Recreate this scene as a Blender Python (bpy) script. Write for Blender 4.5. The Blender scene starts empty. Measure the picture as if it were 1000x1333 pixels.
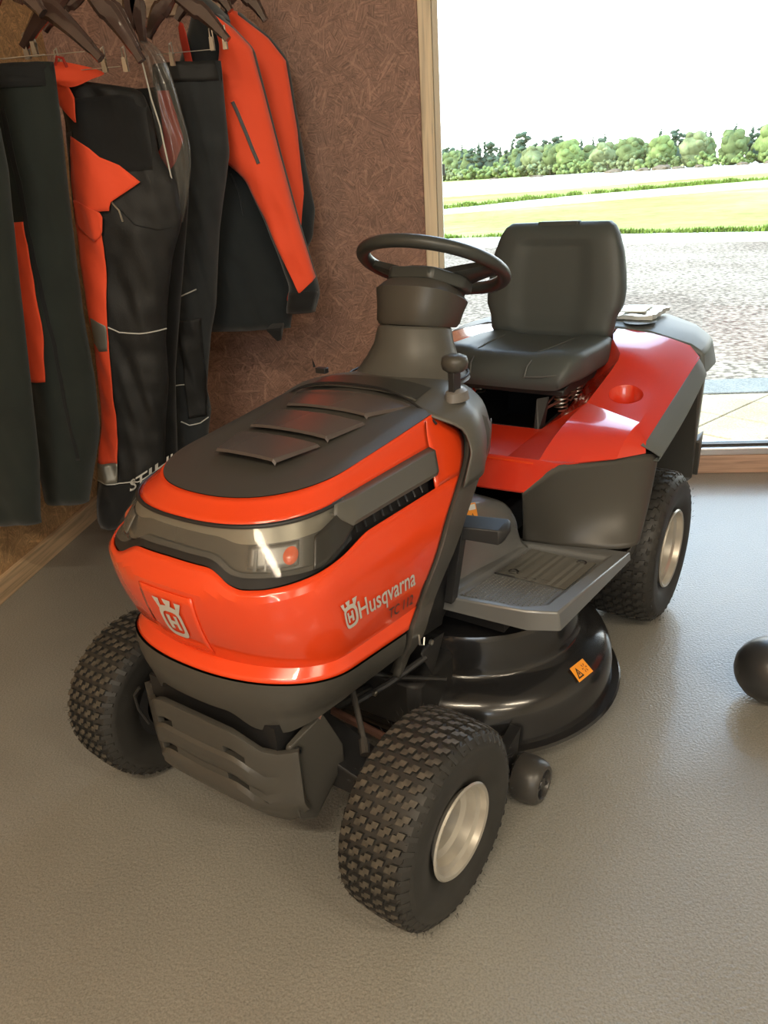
import bpy, bmesh, math, random
import numpy as np
from mathutils import Vector, Matrix, noise

random.seed(7)
C = bpy.context.scene.collection
sc = bpy.context.scene

# ------------------------------------------------------------------ camera
cam_d = bpy.data.cameras.new('camera')
cam = bpy.data.objects.new('camera', cam_d); C.objects.link(cam); sc.camera = cam
cam_d.sensor_fit = 'HORIZONTAL'; cam_d.sensor_width = 36.0; cam_d.lens = 986.77 * 36.0 / 1000.0
cam_d.clip_end = 3000
_r = Vector((0.99153266, 0.1142938, -0.06164346)).normalized()
_d = Vector((-0.12943829, 0.90799276, -0.39849074)).normalized()
_u = _r.cross(_d).normalized()
cam.matrix_world = Matrix(((_r.x, _u.x, -_d.x, 1.68203), (_r.y, _u.y, -_d.y, -3.27791),
                           (_r.z, _u.z, -_d.z, 1.26059), (0, 0, 0, 1)))

# ------------------------------------------------------------------ world, sun, exposure
sc.view_settings.view_transform = 'Standard'
sc.view_settings.look = 'None'
sc.view_settings.gamma = 1.0
sc.view_settings.use_curve_mapping = False
sc.view_settings.exposure = 1.32
w = bpy.data.worlds.new('sky'); sc.world = w; w.use_nodes = True
wn = w.node_tree; bg = wn.nodes['Background']
tc = wn.nodes.new('ShaderNodeTexCoord'); sx = wn.nodes.new('ShaderNodeSeparateXYZ')
wr = wn.nodes.new('ShaderNodeValToRGB')
wn.links.new(tc.outputs['Generated'], sx.inputs[0]); wn.links.new(sx.outputs['Z'], wr.inputs[0])
wr.color_ramp.elements[0].position = 0.0; wr.color_ramp.elements[0].color = (1.0, 0.99, 0.95, 1)
wr.color_ramp.elements[1].position = 0.75; wr.color_ramp.elements[1].color = (0.34, 0.60, 1.0, 1)
_e = wr.color_ramp.elements.new(0.25); _e.color = (0.84, 0.93, 1.0, 1)
wn.links.new(wr.outputs[0], bg.inputs['Color']); bg.inputs['Strength'].default_value = 2.9

sd = bpy.data.lights.new('sun', 'SUN'); sd.energy = 2.7; sd.angle = 0.01; sd.color = (1.0, 0.93, 0.80)
sun = bpy.data.objects.new('sun', sd); C.objects.link(sun)
sun.rotation_euler = Vector((0.80, 0.055, -0.60)).to_track_quat('-Z', 'Y').to_euler()

def portal(name, loc, rot, sxx, syy):
    l = bpy.data.lights.new(name, 'AREA'); l.shape = 'RECTANGLE'; l.size = sxx; l.size_y = syy
    l.cycles.is_portal = True
    o = bpy.data.objects.new(name, l); C.objects.link(o); o.location = loc; o.rotation_euler = rot
portal('window_portal', (4.0, 0.06, 1.55), (math.radians(-90), 0, 0), 5.0, 2.9)
portal('rear_window_portal', (2.2, -8.98, 2.52), (math.radians(90), 0, 0), 2.6, 1.15)

# ------------------------------------------------------------------ materials
MATS = {}
def mat(name, col=(.5,.5,.5), rough=.5, metal=0, coat=0, spec=.5, alpha=1, bump=None, vary=None, coat_rough=.05, emit=None, sheen=0):
    if name in MATS: return MATS[name]
    m = bpy.data.materials.new(name); m.use_nodes = True; nt = m.node_tree
    b = nt.nodes['Principled BSDF']
    b.inputs['Base Color'].default_value = (*col, 1); b.inputs['Roughness'].default_value = rough
    b.inputs['Metallic'].default_value = metal; b.inputs['Coat Weight'].default_value = coat
    b.inputs['Coat Roughness'].default_value = coat_rough
    b.inputs['Specular IOR Level'].default_value = spec; b.inputs['Alpha'].default_value = alpha
    if sheen:
        b.inputs['Sheen Weight'].default_value = sheen; b.inputs['Sheen Roughness'].default_value = .5
    if emit:
        b.inputs['Emission Color'].default_value = (*col, 1); b.inputs['Emission Strength'].default_value = emit
    t = nt.nodes.new('ShaderNodeTexCoord')
    if vary:   # (scale, amount)
        n = nt.nodes.new('ShaderNodeTexNoise'); n.inputs['Scale'].default_value = vary[0]; n.inputs['Detail'].default_value = 5
        nt.links.new(t.outputs['Object'], n.inputs['Vector'])
        mp = nt.nodes.new('ShaderNodeMapRange'); mp.inputs[1].default_value = .3; mp.inputs[2].default_value = .7
        mp.inputs[3].default_value = 1 - vary[1]; mp.inputs[4].default_value = 1 + vary[1]
        nt.links.new(n.outputs[0], mp.inputs[0])
        mx = nt.nodes.new('ShaderNodeVectorMath'); mx.operation = 'SCALE'; mx.inputs[0].default_value = col
        nt.links.new(mp.outputs[0], mx.inputs['Scale']); nt.links.new(mx.outputs[0], b.inputs['Base Color'])
    if bump:   # (scale, strength, distance)
        n = nt.nodes.new('ShaderNodeTexNoise'); n.inputs['Scale'].default_value = bump[0]; n.inputs['Detail'].default_value = 4
        nt.links.new(t.outputs['Object'], n.inputs['Vector'])
        bn = nt.nodes.new('ShaderNodeBump'); bn.inputs['Strength'].default_value = bump[1]; bn.inputs['Distance'].default_value = bump[2]
        nt.links.new(n.outputs[0], bn.inputs['Height']); nt.links.new(bn.outputs[0], b.inputs['Normal'])
    MATS[name] = m
    return m

M_orange = mat('orange_paint', (.80,.062,.012), .22, coat=.8, coat_rough=.04)
M_red = mat('orange_fender_paint', (.72,.042,.016), .24, coat=1.0, coat_rough=.05)
M_dark = mat('dark_grey_plastic', (.060,.057,.050), .38, bump=(700,.25,.0006))
M_trim = mat('grey_plastic', (.088,.086,.076), .42, bump=(700,.2,.0005))
M_cap = mat('blue_grey_plastic', (.115,.130,.130), .45, bump=(700,.2,.0005))
M_foot = mat('satin_grey_plastic', (.20,.205,.205), .30, metal=.35, bump=(600,.3,.0005))
M_black = mat('black_plastic', (.018,.018,.019), .45)
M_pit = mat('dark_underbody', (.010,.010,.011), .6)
M_deck = mat('black_deck_paint', (.014,.014,.015), .22, coat=.5, coat_rough=.1, bump=(25,.15,.002))
M_rubber = mat('tyre_rubber', (.026,.025,.023), .55, bump=(300,.3,.0006), vary=(20,.2))
M_lug = mat('dusty_tyre_lug', (.066,.058,.045), .6, vary=(60,.45), bump=(300,.3,.0006))
M_rim = mat('silver_wheel_paint', (.58,.55,.49), .32, metal=.65)
M_seat = mat('hazed_black_vinyl', (.060,.072,.073), .48, bump=(400,.4,.0006))  # black lifted to bluish grey, painting in the haze from the window
M_lens = mat('headlight_lens', (.62,.60,.52), .05, alpha=.10, coat=1.0)
M_lamp_dark = mat('headlight_bezel', (.028,.027,.024), .25, coat=.3)
M_lamp_sheen = mat('headlight_sky_sheen', (.20,.19,.155), .30, metal=.5)  # sky reflection of the lens, painted as a silver band
M_chrome = mat('lamp_chrome', (.16,.16,.155), .38, metal=.7)
M_amber = mat('indicator_lens', (.55,.09,.03), .2)
M_white = mat('silver_decal', (.62,.60,.55), .35, metal=.2)
M_greyletter = mat('grey_decal', (.045,.035,.032), .4)
M_sticker = mat('orange_sticker', (.90,.33,.02), .45)
M_stickw = mat('white_sticker', (.75,.75,.72), .45)
M_ink = mat('black_ink', (.01,.01,.01), .5)
M_steel = mat('zinc_steel', (.62,.60,.54), .3, metal=1)
M_copper = mat('rusty_rod', (.25,.13,.10), .45, metal=.5)
M_hiviz = mat('hi_vis_orange_cloth', (1.0,.095,.028), .75, bump=(900,.35,.0008), sheen=.2)
M_hiviz_d = mat('red_orange_cloth', (.55,.05,.03), .8, bump=(900,.35,.0008))
M_cloth_g = mat('dark_green_cloth', (.011,.017,.0145), .9, bump=(700,.5,.001), sheen=.25, vary=(9,.15))
M_cloth_k = mat('black_cloth', (.007,.008,.009), .9, bump=(700,.5,.001), sheen=.2, vary=(9,.15))
M_cloth_t = mat('charcoal_ripstop', (.014,.0145,.0145), .62, bump=(500,.7,.0012), vary=(14,.2))
M_cloth_b = mat('blue_black_cloth', (.012,.018,.022), .9, bump=(700,.5,.001), sheen=.3)
M_reflect = mat('reflective_tape', (.30,.29,.25), .35, metal=.5)
M_piping = mat('white_piping', (.62,.62,.58), .5)
M_wood_h = mat('brown_hanger_wood', (.060,.034,.028), .25, coat=.8, vary=(15,.25))
M_alu = mat('aluminium', (.80,.80,.80), .3, metal=.85)
M_bagm = mat('clear_poly_bag', (.13,.13,.12), .18, alpha=.32, coat=.8)
M_paper = mat('manual_bag_film', (.70,.74,.74), .15, coat=.8, bump=(30,.5,.004))
M_paper2 = mat('manual_paper', (.80,.78,.66), .5)

def node_mat(name):
    m = bpy.data.materials.new(name); m.use_nodes = True; nt = m.node_tree
    return m, nt, nt.nodes['Principled BSDF']
def N(nt, t, **k):
    n = nt.nodes.new(t)
    for a, v in k.items():
        if a.startswith('i_'): n.inputs[a[2:].replace('_', ' ')].default_value = v
        else: setattr(n, a, v)
    return n
def ramp(nt, stops, interp='LINEAR'):
    r = nt.nodes.new('ShaderNodeValToRGB'); cr = r.color_ramp; cr.interpolation = interp
    while len(cr.elements) < len(stops): cr.elements.new(.5)
    for e, (p, c) in zip(cr.elements, stops): e.position = p; e.color = (*c, 1) if len(c) == 3 else c
    return r

def osb_material(name, axis, tint):
    m, nt, b = node_mat(name); L = nt.links.new
    tc = N(nt, 'ShaderNodeTexCoord')
    base = N(nt, 'ShaderNodeMapping')
    if axis == 'x': base.inputs['Rotation'].default_value = (math.radians(90), 0, 0)
    else: base.inputs['Rotation'].default_value = (math.radians(90), 0, math.radians(90))
    mp0 = N(nt, 'ShaderNodeMapping')
    L(tc.outputs['Object'], mp0.inputs[0])
    sep = N(nt, 'ShaderNodeSeparateXYZ'); L(mp0.outputs[0], sep.inputs[0])
    cmb = N(nt, 'ShaderNodeCombineXYZ')
    L(sep.outputs['X' if axis == 'x' else 'Y'], cmb.inputs[0]); L(sep.outputs['Z'], cmb.inputs[1])
    cols = []
    for k, (vs, off) in enumerate(((13, 0), (22, 3.3), (34, 7.7))):
        dn = N(nt, 'ShaderNodeTexNoise'); dn.inputs['Scale'].default_value = 9 + 5*k; L(cmb.outputs[0], dn.inputs['Vector'])
        ad = N(nt, 'ShaderNodeVectorMath', operation='MULTIPLY_ADD'); L(dn.outputs['Color'], ad.inputs[0])
        ad.inputs[1].default_value = (.17,.17,0); L(cmb.outputs[0], ad.inputs[2])
        v = N(nt, 'ShaderNodeTexVoronoi', voronoi_dimensions='2D'); v.inputs['Scale'].default_value = vs; L(ad.outputs[0], v.inputs['Vector'])
        rot = N(nt, 'ShaderNodeVectorRotate', rotation_type='Z_AXIS'); L(cmb.outputs[0], rot.inputs['Vector'])
        sr = N(nt, 'ShaderNodeSeparateColor'); L(v.outputs['Color'], sr.inputs[0])
        ml = N(nt, 'ShaderNodeMath', operation='MULTIPLY_ADD'); L(sr.outputs[0], ml.inputs[0]); ml.inputs[1].default_value = 6.28; ml.inputs[2].default_value = off
        L(ml.outputs[0], rot.inputs['Angle'])
        st = N(nt, 'ShaderNodeMapping'); st.inputs['Scale'].default_value = (10, 190, 1); L(rot.outputs[0], st.inputs[0])
        ad2 = N(nt, 'ShaderNodeVectorMath', operation='MULTIPLY_ADD'); L(v.outputs['Color'], ad2.inputs[0]); ad2.inputs[1].default_value = (50,50,0); L(st.outputs[0], ad2.inputs[2])
        n = N(nt, 'ShaderNodeTexNoise'); n.inputs['Scale'].default_value = 1; n.inputs['Detail'].default_value = 3; L(ad2.outputs[0], n.inputs['Vector'])
        cols.append((n.outputs[0], sr.outputs[1]))
    a1 = N(nt, 'ShaderNodeMix'); a1.data_type = 'FLOAT'
    gt = N(nt, 'ShaderNodeMath', operation='GREATER_THAN'); L(cols[1][1], gt.inputs[0]); gt.inputs[1].default_value = .45
    L(gt.outputs[0], a1.inputs[0]); L(cols[0][0], a1.inputs[2]); L(cols[1][0], a1.inputs[3])
    a2 = N(nt, 'ShaderNodeMix'); a2.data_type = 'FLOAT'
    gt2 = N(nt, 'ShaderNodeMath', operation='GREATER_THAN'); L(cols[2][1], gt2.inputs[0]); gt2.inputs[1].default_value = .55
    L(gt2.outputs[0], a2.inputs[0]); L(a1.outputs[0], a2.inputs[2]); L(cols[2][0], a2.inputs[3])
    t = tint
    fn = N(nt, 'ShaderNodeTexNoise'); fn.inputs['Scale'].default_value = 55; fn.inputs['Detail'].default_value = 6; fn.inputs['Distortion'].default_value = 1.5; L(cmb.outputs[0], fn.inputs['Vector'])
    fm = N(nt, 'ShaderNodeMix'); fm.data_type = 'FLOAT'; fm.inputs[0].default_value = .30; L(a2.outputs[0], fm.inputs[2]); L(fn.outputs[0], fm.inputs[3])
    r = ramp(nt, [(.34, tuple(x*.50 for x in t)), (.45, tuple(x*.80 for x in t)), (.54, t), (.64, tuple(min(1, x*1.3) for x in t)), (.72, tuple(min(1, x*1.6) for x in t))])
    L(fm.outputs[0], r.inputs[0])
    # sparse long pale flakes lying on top
    prev = r.outputs[0]
    for (sc_, th_, off) in ((5.5, .11, 1.1), (8.0, .10, 4.2), (11.0, .10, 2.2)):
        v = N(nt, 'ShaderNodeTexVoronoi', voronoi_dimensions='2D'); v.inputs['Scale'].default_value = sc_
        sh = N(nt, 'ShaderNodeMapping'); sh.inputs['Location'].default_value = (off, off*2, 0); L(cmb.outputs[0], sh.inputs[0]); L(sh.outputs[0], v.inputs['Vector'])
        df = N(nt, 'ShaderNodeVectorMath', operation='SUBTRACT'); 
        scv = N(nt, 'ShaderNodeVectorMath', operation='SCALE'); L(sh.outputs[0], scv.inputs[0]); scv.inputs['Scale'].default_value = 1.0
        L(scv.outputs[0], df.inputs[0]); L(v.outputs['Position'], df.inputs[1])
        sr = N(nt, 'ShaderNodeSeparateColor'); L(v.outputs['Color'], sr.inputs[0])
        an = N(nt, 'ShaderNodeMath', operation='MULTIPLY'); L(sr.outputs[0], an.inputs[0]); an.inputs[1].default_value = 6.28
        rt = N(nt, 'ShaderNodeVectorRotate', rotation_type='Z_AXIS'); L(df.outputs[0], rt.inputs['Vector']); L(an.outputs[0], rt.inputs['Angle'])
        ds = N(nt, 'ShaderNodeTexNoise'); ds.inputs['Scale'].default_value = 60; L(cmb.outputs[0], ds.inputs['Vector'])
        sp = N(nt, 'ShaderNodeSeparateXYZ'); L(rt.outputs[0], sp.inputs[0])
        ax_ = N(nt, 'ShaderNodeMath', operation='ABSOLUTE'); L(sp.outputs[0], ax_.inputs[0])
        ay_ = N(nt, 'ShaderNodeMath', operation='ABSOLUTE'); L(sp.outputs[1], ay_.inputs[0])
        ny = N(nt, 'ShaderNodeMath', operation='MULTIPLY_ADD'); L(ds.outputs[0], ny.inputs[0]); ny.inputs[1].default_value = .012; L(ay_.outputs[0], ny.inputs[2])
        c1 = N(nt, 'ShaderNodeMath', operation='LESS_THAN'); L(ax_.outputs[0], c1.inputs[0]); c1.inputs[1].default_value = .32/sc_
        c2 = N(nt, 'ShaderNodeMath', operation='LESS_THAN'); L(ny.outputs[0], c2.inputs[0]); c2.inputs[1].default_value = .010
        c3 = N(nt, 'ShaderNodeMath', operation='GREATER_THAN'); L(sr.outputs[1], c3.inputs[0]); c3.inputs[1].default_value = .45
        m1 = N(nt, 'ShaderNodeMath', operation='MULTIPLY'); L(c1.outputs[0], m1.inputs[0]); L(c2.outputs[0], m1.inputs[1])
        m2 = N(nt, 'ShaderNodeMath', operation='MULTIPLY'); L(m1.outputs[0], m2.inputs[0]); L(c3.outputs[0], m2.inputs[1])
        m3 = N(nt, 'ShaderNodeMath', operation='MULTIPLY'); L(m2.outputs[0], m3.inputs[0]); m3.inputs[1].default_value = .32
        mc = N(nt, 'ShaderNodeMix'); mc.data_type = 'RGBA'; L(m3.outputs[0], mc.inputs[0]); L(prev, mc.inputs[6]); mc.inputs[7].default_value = (min(1,t[0]*1.75), min(1,t[1]*1.85), min(1,t[2]*1.8), 1)
        prev = mc.outputs[2]
    # whole-flake brightness
    mr = N(nt, 'ShaderNodeMapRange'); L(cols[1][1], mr.inputs[0]); mr.inputs[3].default_value = .88; mr.inputs[4].default_value = 1.12
    ms = N(nt, 'ShaderNodeVectorMath', operation='SCALE'); L(prev, ms.inputs[0]); L(mr.outputs[0], ms.inputs['Scale'])
    L(ms.outputs[0], b.inputs['Base Color'])
    bn = N(nt, 'ShaderNodeBump'); bn.inputs['Strength'].default_value = .6; bn.inputs['Distance'].default_value = .003
    L(a2.outputs[0], bn.inputs['Height']); L(bn.outputs[0], b.inputs['Normal'])
    b.inputs['Roughness'].default_value = .5
    return m
M_osb_shaded = osb_material('osb_back_shaded', 'x', (.33,.185,.135))  # same board as the left wall, darker tint paints in the backlit shade
M_osb_lit = osb_material('osb_left_lit', 'y', (.56,.35,.175))  # lit copy of the board, light on this wall put into the tint

def wood_material(name, col, scale=(3,60,60)):
    m, nt, b = node_mat(name); L = nt.links.new
    tc = N(nt, 'ShaderNodeTexCoord'); mp = N(nt, 'ShaderNodeMapping'); mp.inputs['Scale'].default_value = scale
    L(tc.outputs['Object'], mp.inputs[0])
    n = N(nt, 'ShaderNodeTexNoise'); n.inputs['Scale'].default_value = 1; n.inputs['Detail'].default_value = 6; n.inputs['Distortion'].default_value = .6
    L(mp.outputs[0], n.inputs['Vector'])
    r = ramp(nt, [(.3, tuple(x*.62 for x in col)), (.5, col), (.75, tuple(min(1, x*1.2) for x in col))]); L(n.outputs[0], r.inputs[0])
    # knots
    v = N(nt, 'ShaderNodeTexVoronoi'); v.inputs['Scale'].default_value = 1
    mp2 = N(nt, 'ShaderNodeMapping'); mp2.inputs['Scale'].default_value = tuple(3.2 if s < 20 else 9 for s in scale); L(tc.outputs['Object'], mp2.inputs[0]); L(mp2.outputs[0], v.inputs['Vector'])
    kr = ramp(nt, [(.0, (.22,.2,.2)), (.09, (.45,.4,.4)), (.12, (1,1,1))]); L(v.outputs['Distance'], kr.inputs[0])
    mx = N(nt, 'ShaderNodeVectorMath', operation='MULTIPLY'); L(r.outputs[0], mx.inputs[0]); L(kr.outputs[0], mx.inputs[1])
    L(mx.outputs[0], b.inputs['Base Color']); b.inputs['Roughness'].default_value = .5
    return m
M_pine = wood_material('pine_board', (.68,.48,.29), (60, 3, 60))
M_pine_x = wood_material('pine_sill', (.55,.36,.26), (3, 60, 60))
M_pine_z = wood_material('pine_post', (.82,.68,.48), (60, 60, 3))

def floor_material():
    m, nt, b = node_mat('epoxy_floor'); L = nt.links.new
    tc = N(nt, 'ShaderNodeTexCoord')
    n = N(nt, 'ShaderNodeTexNoise'); n.inputs['Scale'].default_value = 1.6; n.inputs['Detail'].default_value = 7; L(tc.outputs['Object'], n.inputs['Vector'])
    r = ramp(nt, [(.3, (.235,.226,.198)), (.7, (.295,.284,.25))]); L(n.outputs[0], r.inputs[0])
    s = N(nt, 'ShaderNodeTexNoise'); s.inputs['Scale'].default_value = 260; s.inputs['Detail'].default_value = 2; L(tc.outputs['Object'], s.inputs['Vector'])
    sr = ramp(nt, [(.36, (.80,.80,.80)), (.5, (1,1,1)), (.66, (1.12,1.12,1.12))]); L(s.outputs[0], sr.inputs[0])
    mx = N(nt, 'ShaderNodeVectorMath', operation='MULTIPLY'); L(r.outputs[0], mx.inputs[0]); L(sr.outputs[0], mx.inputs[1])
    L(mx.outputs[0], b.inputs['Base Color'])
    rn = N(nt, 'ShaderNodeMapRange'); L(n.outputs[0], rn.inputs[0]); rn.inputs[3].default_value = .24; rn.inputs[4].default_value = .42
    L(rn.outputs[0], b.inputs['Roughness']); b.inputs['Coat Weight'].default_value = .35; b.inputs['Coat Roughness'].default_value = .12
    b1 = N(nt, 'ShaderNodeTexNoise'); b1.inputs['Scale'].default_value = 150; b1.inputs['Detail'].default_value = 3; L(tc.outputs['Object'], b1.inputs['Vector'])
    bn = N(nt, 'ShaderNodeBump'); bn.inputs['Strength'].default_value = .6; bn.inputs['Distance'].default_value = .003
    L(b1.outputs[0], bn.inputs['Height']); L(bn.outputs[0], b.inputs['Normal'])
    return m
M_floor = floor_material()

def ground_material(name, stops, scale, rough=.9, fine=None, bump=.0):
    m, nt, b = node_mat(name); L = nt.links.new
    tc = N(nt, 'ShaderNodeTexCoord')
    n = N(nt, 'ShaderNodeTexNoise'); n.inputs['Scale'].default_value = scale; n.inputs['Detail'].default_value = 8; n.inputs['Roughness'].default_value = .65
    L(tc.outputs['Object'], n.inputs['Vector'])
    r = ramp(nt, stops); L(n.outputs[0], r.inputs[0]); out = r.outputs[0]
    if fine:
        f = N(nt, 'ShaderNodeTexNoise'); f.inputs['Scale'].default_value = fine[0]; f.inputs['Detail'].default_value = 3; L(tc.outputs['Object'], f.inputs['Vector'])
        fr = ramp(nt, [(.35, (1-fine[1],)*3), (.65, (1+fine[1],)*3)]); L(f.outputs[0], fr.inputs[0])
        mx = N(nt, 'ShaderNodeVectorMath', operation='MULTIPLY'); L(out, mx.inputs[0]); L(fr.outputs[0], mx.inputs[1]); out = mx.outputs[0]
        if bump:
            bn = N(nt, 'ShaderNodeBump'); bn.inputs['Distance'].default_value = bump; L(f.outputs[0], bn.inputs['Height']); L(bn.outputs[0], b.inputs['Normal'])
    L(out, b.inputs['Base Color']); b.inputs['Roughness'].default_value = rough; b.inputs['Specular IOR Level'].default_value = .0
    return m
M_gravel = ground_material('gravel_yard', [(.35, (.175,.128,.092)), (.55, (.26,.200,.142)), (.75, (.36,.285,.20))], .35, fine=(22, .60))
M_field = ground_material('mown_field', [(.3, (.20,.24,.05)), (.5, (.27,.30,.085)), (.7, (.36,.36,.15))], .10, fine=(2.5, .15))
M_pale = ground_material('dry_pale_strip', [(.3, (.44,.42,.28)), (.6, (.60,.55,.42))], .12, fine=(3, .12))
M_verge = ground_material('verge_grass', [(.3, (.075,.11,.016)), (.7, (.17,.22,.04))], 1.2, fine=(9, .4))
M_slab = ground_material('sandstone_slab', [(.3, (.33,.25,.15)), (.7, (.46,.36,.23))], 3, fine=(90, .2))
M_slab_g = ground_material('grey_kerb_slab', [(.3, (.20,.19,.16)), (.7, (.27,.255,.22))], 3, fine=(90, .2))
M_soil = ground_material('heaped_soil', [(.3, (.10,.07,.045)), (.7, (.20,.15,.10))], 2)
M_leafs_hazed = [ground_material('hazed_leaves_%s' % n, [(.35, tuple(x*.72 for x in c)), (.65, c)], .9, fine=(3.5, .3)) for n, c in
           (('olive', (.135,.165,.065)), ('bluegreen', (.075,.105,.068)), ('bright', (.18,.225,.075)), ('pale', (.20,.22,.10)))]  # leaf tones paled to paint in distance haze
M_plaster = mat('white_plaster', (.62,.58,.50), .8)
M_ceiling = mat('ceiling_board', (.60,.57,.50), .8)

def glass_material():
    m = bpy.data.materials.new('window_glass'); m.use_nodes = True; nt = m.node_tree; nt.nodes.clear()
    o = nt.nodes.new('ShaderNodeOutputMaterial'); t = nt.nodes.new('ShaderNodeBsdfTransparent'); g = nt.nodes.new('ShaderNodeBsdfGlossy')
    t.inputs[0].default_value = (.94,.96,.95,1); g.inputs['Roughness'].default_value = .02
    f = nt.nodes.new('ShaderNodeFresnel'); f.inputs[0].default_value = 1.45; mx = nt.nodes.new('ShaderNodeMixShader')
    nt.links.new(f.outputs[0], mx.inputs[0]); nt.links.new(t.outputs[0], mx.inputs[1]); nt.links.new(g.outputs[0], mx.inputs[2]); nt.links.new(mx.outputs[0], o.inputs[0])
    return m
M_glass = glass_material()

# ------------------------------------------------------------------ mesh helpers
class MB:
    def __init__(s): s.v = []; s.f = []; s.mi = []
    def add(s, verts, faces, mi=0):
        o = len(s.v); s.v.extend([tuple(float(c) for c in p) for p in verts])
        for f in faces: s.f.append(tuple(i + o for i in f)); s.mi.append(mi)
        return s
    def grid(s, P, cu=False, cv=False, mi=0):
        P = [list(r) for r in P]; nu = len(P); nv = len(P[0]); F = []
        for i in range(nu if cu else nu - 1):
            for j in range(nv if cv else nv - 1):
                a = i*nv + j; b = i*nv + (j+1) % nv; c = ((i+1) % nu)*nv + (j+1) % nv; d = ((i+1) % nu)*nv + j
                F.append((a, b, c, d))
        return s.add([p for r in P for p in r], F, mi)
    def box(s, x0, x1, y0, y1, z0, z1, mi=0):
        v = [(x, y, z) for x in (x0, x1) for y in (y0, y1) for z in (z0, z1)]
        return s.add(v, [(0,1,3,2),(4,6,7,5),(0,4,5,1),(2,3,7,6),(0,2,6,4),(1,5,7,3)], mi)
    def hull(s, pts, mi=0):
        bm = bmesh.new()
        for p in pts: bm.verts.new(p)
        r = bmesh.ops.convex_hull(bm, input=list(bm.verts))
        bmesh.ops.delete(bm, geom=[g for g in r['geom_interior'] if isinstance(g, bmesh.types.BMVert)], context='VERTS')
        bm.verts.index_update()
        s.add([v.co[:] for v in bm.verts], [[v.index for v in f.verts] for f in bm.faces], mi); bm.free(); return s
    def loft(s, rings, mi=0, caps=True):
        n = len(rings[0]); o = len(s.v)
        s.grid(rings, cv=True, mi=mi)
        if caps:
            s.f.append(tuple(range(o, o+n))); s.mi.append(mi)
            e = o + (len(rings)-1)*n; s.f.append(tuple(reversed(range(e, e+n)))); s.mi.append(mi)
        return s
    def tube(s, path, r, n=10, mi=0, caps=True, closed=False, flat=1.0, up=None):
        path = [Vector(p) for p in path]; R = r if hasattr(r, '__len__') else [r]*len(path); rings = []
        prev = Vector(up) if up else None
        for i, p in enumerate(path):
            a = path[i-1] if (i or closed) else p; b = path[(i+1) % len(path)] if (i < len(path)-1 or closed) else p
            t = (b - a).normalized()
            if prev is None:
                prev = Vector((0,0,1)) if abs(t.z) < .9 else Vector((1,0,0))
            u = (prev - t*prev.dot(t)).normalized(); v = t.cross(u); prev = u
            rings.append([p + (u*math.cos(2*math.pi*k/n)*flat + v*math.sin(2*math.pi*k/n))*R[i] for k in range(n)])
        if closed: return s.grid(rings, cu=True, cv=True, mi=mi)
        return s.loft(rings, mi, caps)
    def lathe(s, prof, n=48, c=(0,0,0), axis='y', mi=0, closed=False):
        rings = []
        for k in range(n):
            a = 2*math.pi*k/n; row = []
            for (h, r) in prof:
                if axis == 'y': row.append((c[0] + r*math.cos(a), c[1] + h, c[2] + r*math.sin(a)))
                elif axis == 'z': row.append((c[0] + r*math.cos(a), c[1] + r*math.sin(a), c[2] + h))
                else: row.append((c[0] + h, c[1] + r*math.cos(a), c[2] + r*math.sin(a)))
            rings.append(row)
        return s.grid(rings, cu=True, cv=closed, mi=mi)
    def prism(s, poly, dirv, mi=0):
        """poly: list of 3D points (planar), extruded by dirv"""
        n = len(poly); d = Vector(dirv); A = [Vector(p) for p in poly]; B = [p + d for p in A]
        F = [tuple(range(n)), tuple(reversed(range(n, 2*n)))] + [(i, (i+1) % n, n + (i+1) % n, n + i) for i in range(n)]
        return s.add(A + B, F, mi)
    def build(s, name, mats, parent=None, smooth=True, angle=35, bevel=0, solid=0, off=0, subsurf=0, weld=True, seg=2):
        bm = bmesh.new(); vs = [bm.verts.new(p) for p in s.v]
        for f, mi in zip(s.f, s.mi):
            try: fc = bm.faces.new([vs[i] for i in f]); fc.material_index = mi; fc.smooth = smooth
            except ValueError: pass
        if weld: bmesh.ops.remove_doubles(bm, verts=bm.verts, dist=1e-5)
        bmesh.ops.recalc_face_normals(bm, faces=bm.faces)
        me = bpy.data.meshes.new(name); bm.to_mesh(me); bm.free()
        if smooth: me.set_sharp_from_angle(angle=math.radians(angle))
        for m in (mats if isinstance(mats, (list, tuple)) else [mats]): me.materials.append(m)
        o = bpy.data.objects.new(name, me); C.objects.link(o)
        if parent is not None: o.parent = parent
        if solid:
            m = o.modifiers.new('thickness', 'SOLIDIFY'); m.thickness = solid; m.offset = off
        if bevel:
            m = o.modifiers.new('bevel', 'BEVEL'); m.width = bevel; m.segments = seg; m.limit_method = 'ANGLE'; m.angle_limit = math.radians(32); m.harden_normals = False
        if subsurf:
            m = o.modifiers.new('smooth', 'SUBSURF'); m.levels = subsurf; m.render_levels = subsurf
        return o
def empty(name, loc=(0,0,0), rz=0, label=None, cat=None, group=None):
    o = bpy.data.objects.new(name, None); C.objects.link(o); o.location = loc; o.rotation_euler = (0,0,rz); o.empty_display_size = .1
    if label: o['label'] = label
    if cat: o['category'] = cat
    if group: o['group'] = group
    return o
def tag(o, label, cat, group=None):
    o['label'] = label; o['category'] = cat
    if group: o['group'] = group
    return o
def struct(o): o['kind'] = 'structure'; return o
def lerp(a, b, t): return a + (b - a)*t
def pl(poly, t):
    """piecewise linear: poly = [(t, value)...]"""
    if t <= poly[0][0]: return poly[0][1]
    for (a, x), (b, y) in zip(poly, poly[1:]):
        if t <= b: return x + (y - x)*(t - a)/(b - a) if b > a else y
    return poly[-1][1]
def smoothed(poly, t, r=.03):
    return sum(pl(poly, t + r*k) for k in (-1, -.5, 0, .5, 1))/5

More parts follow.
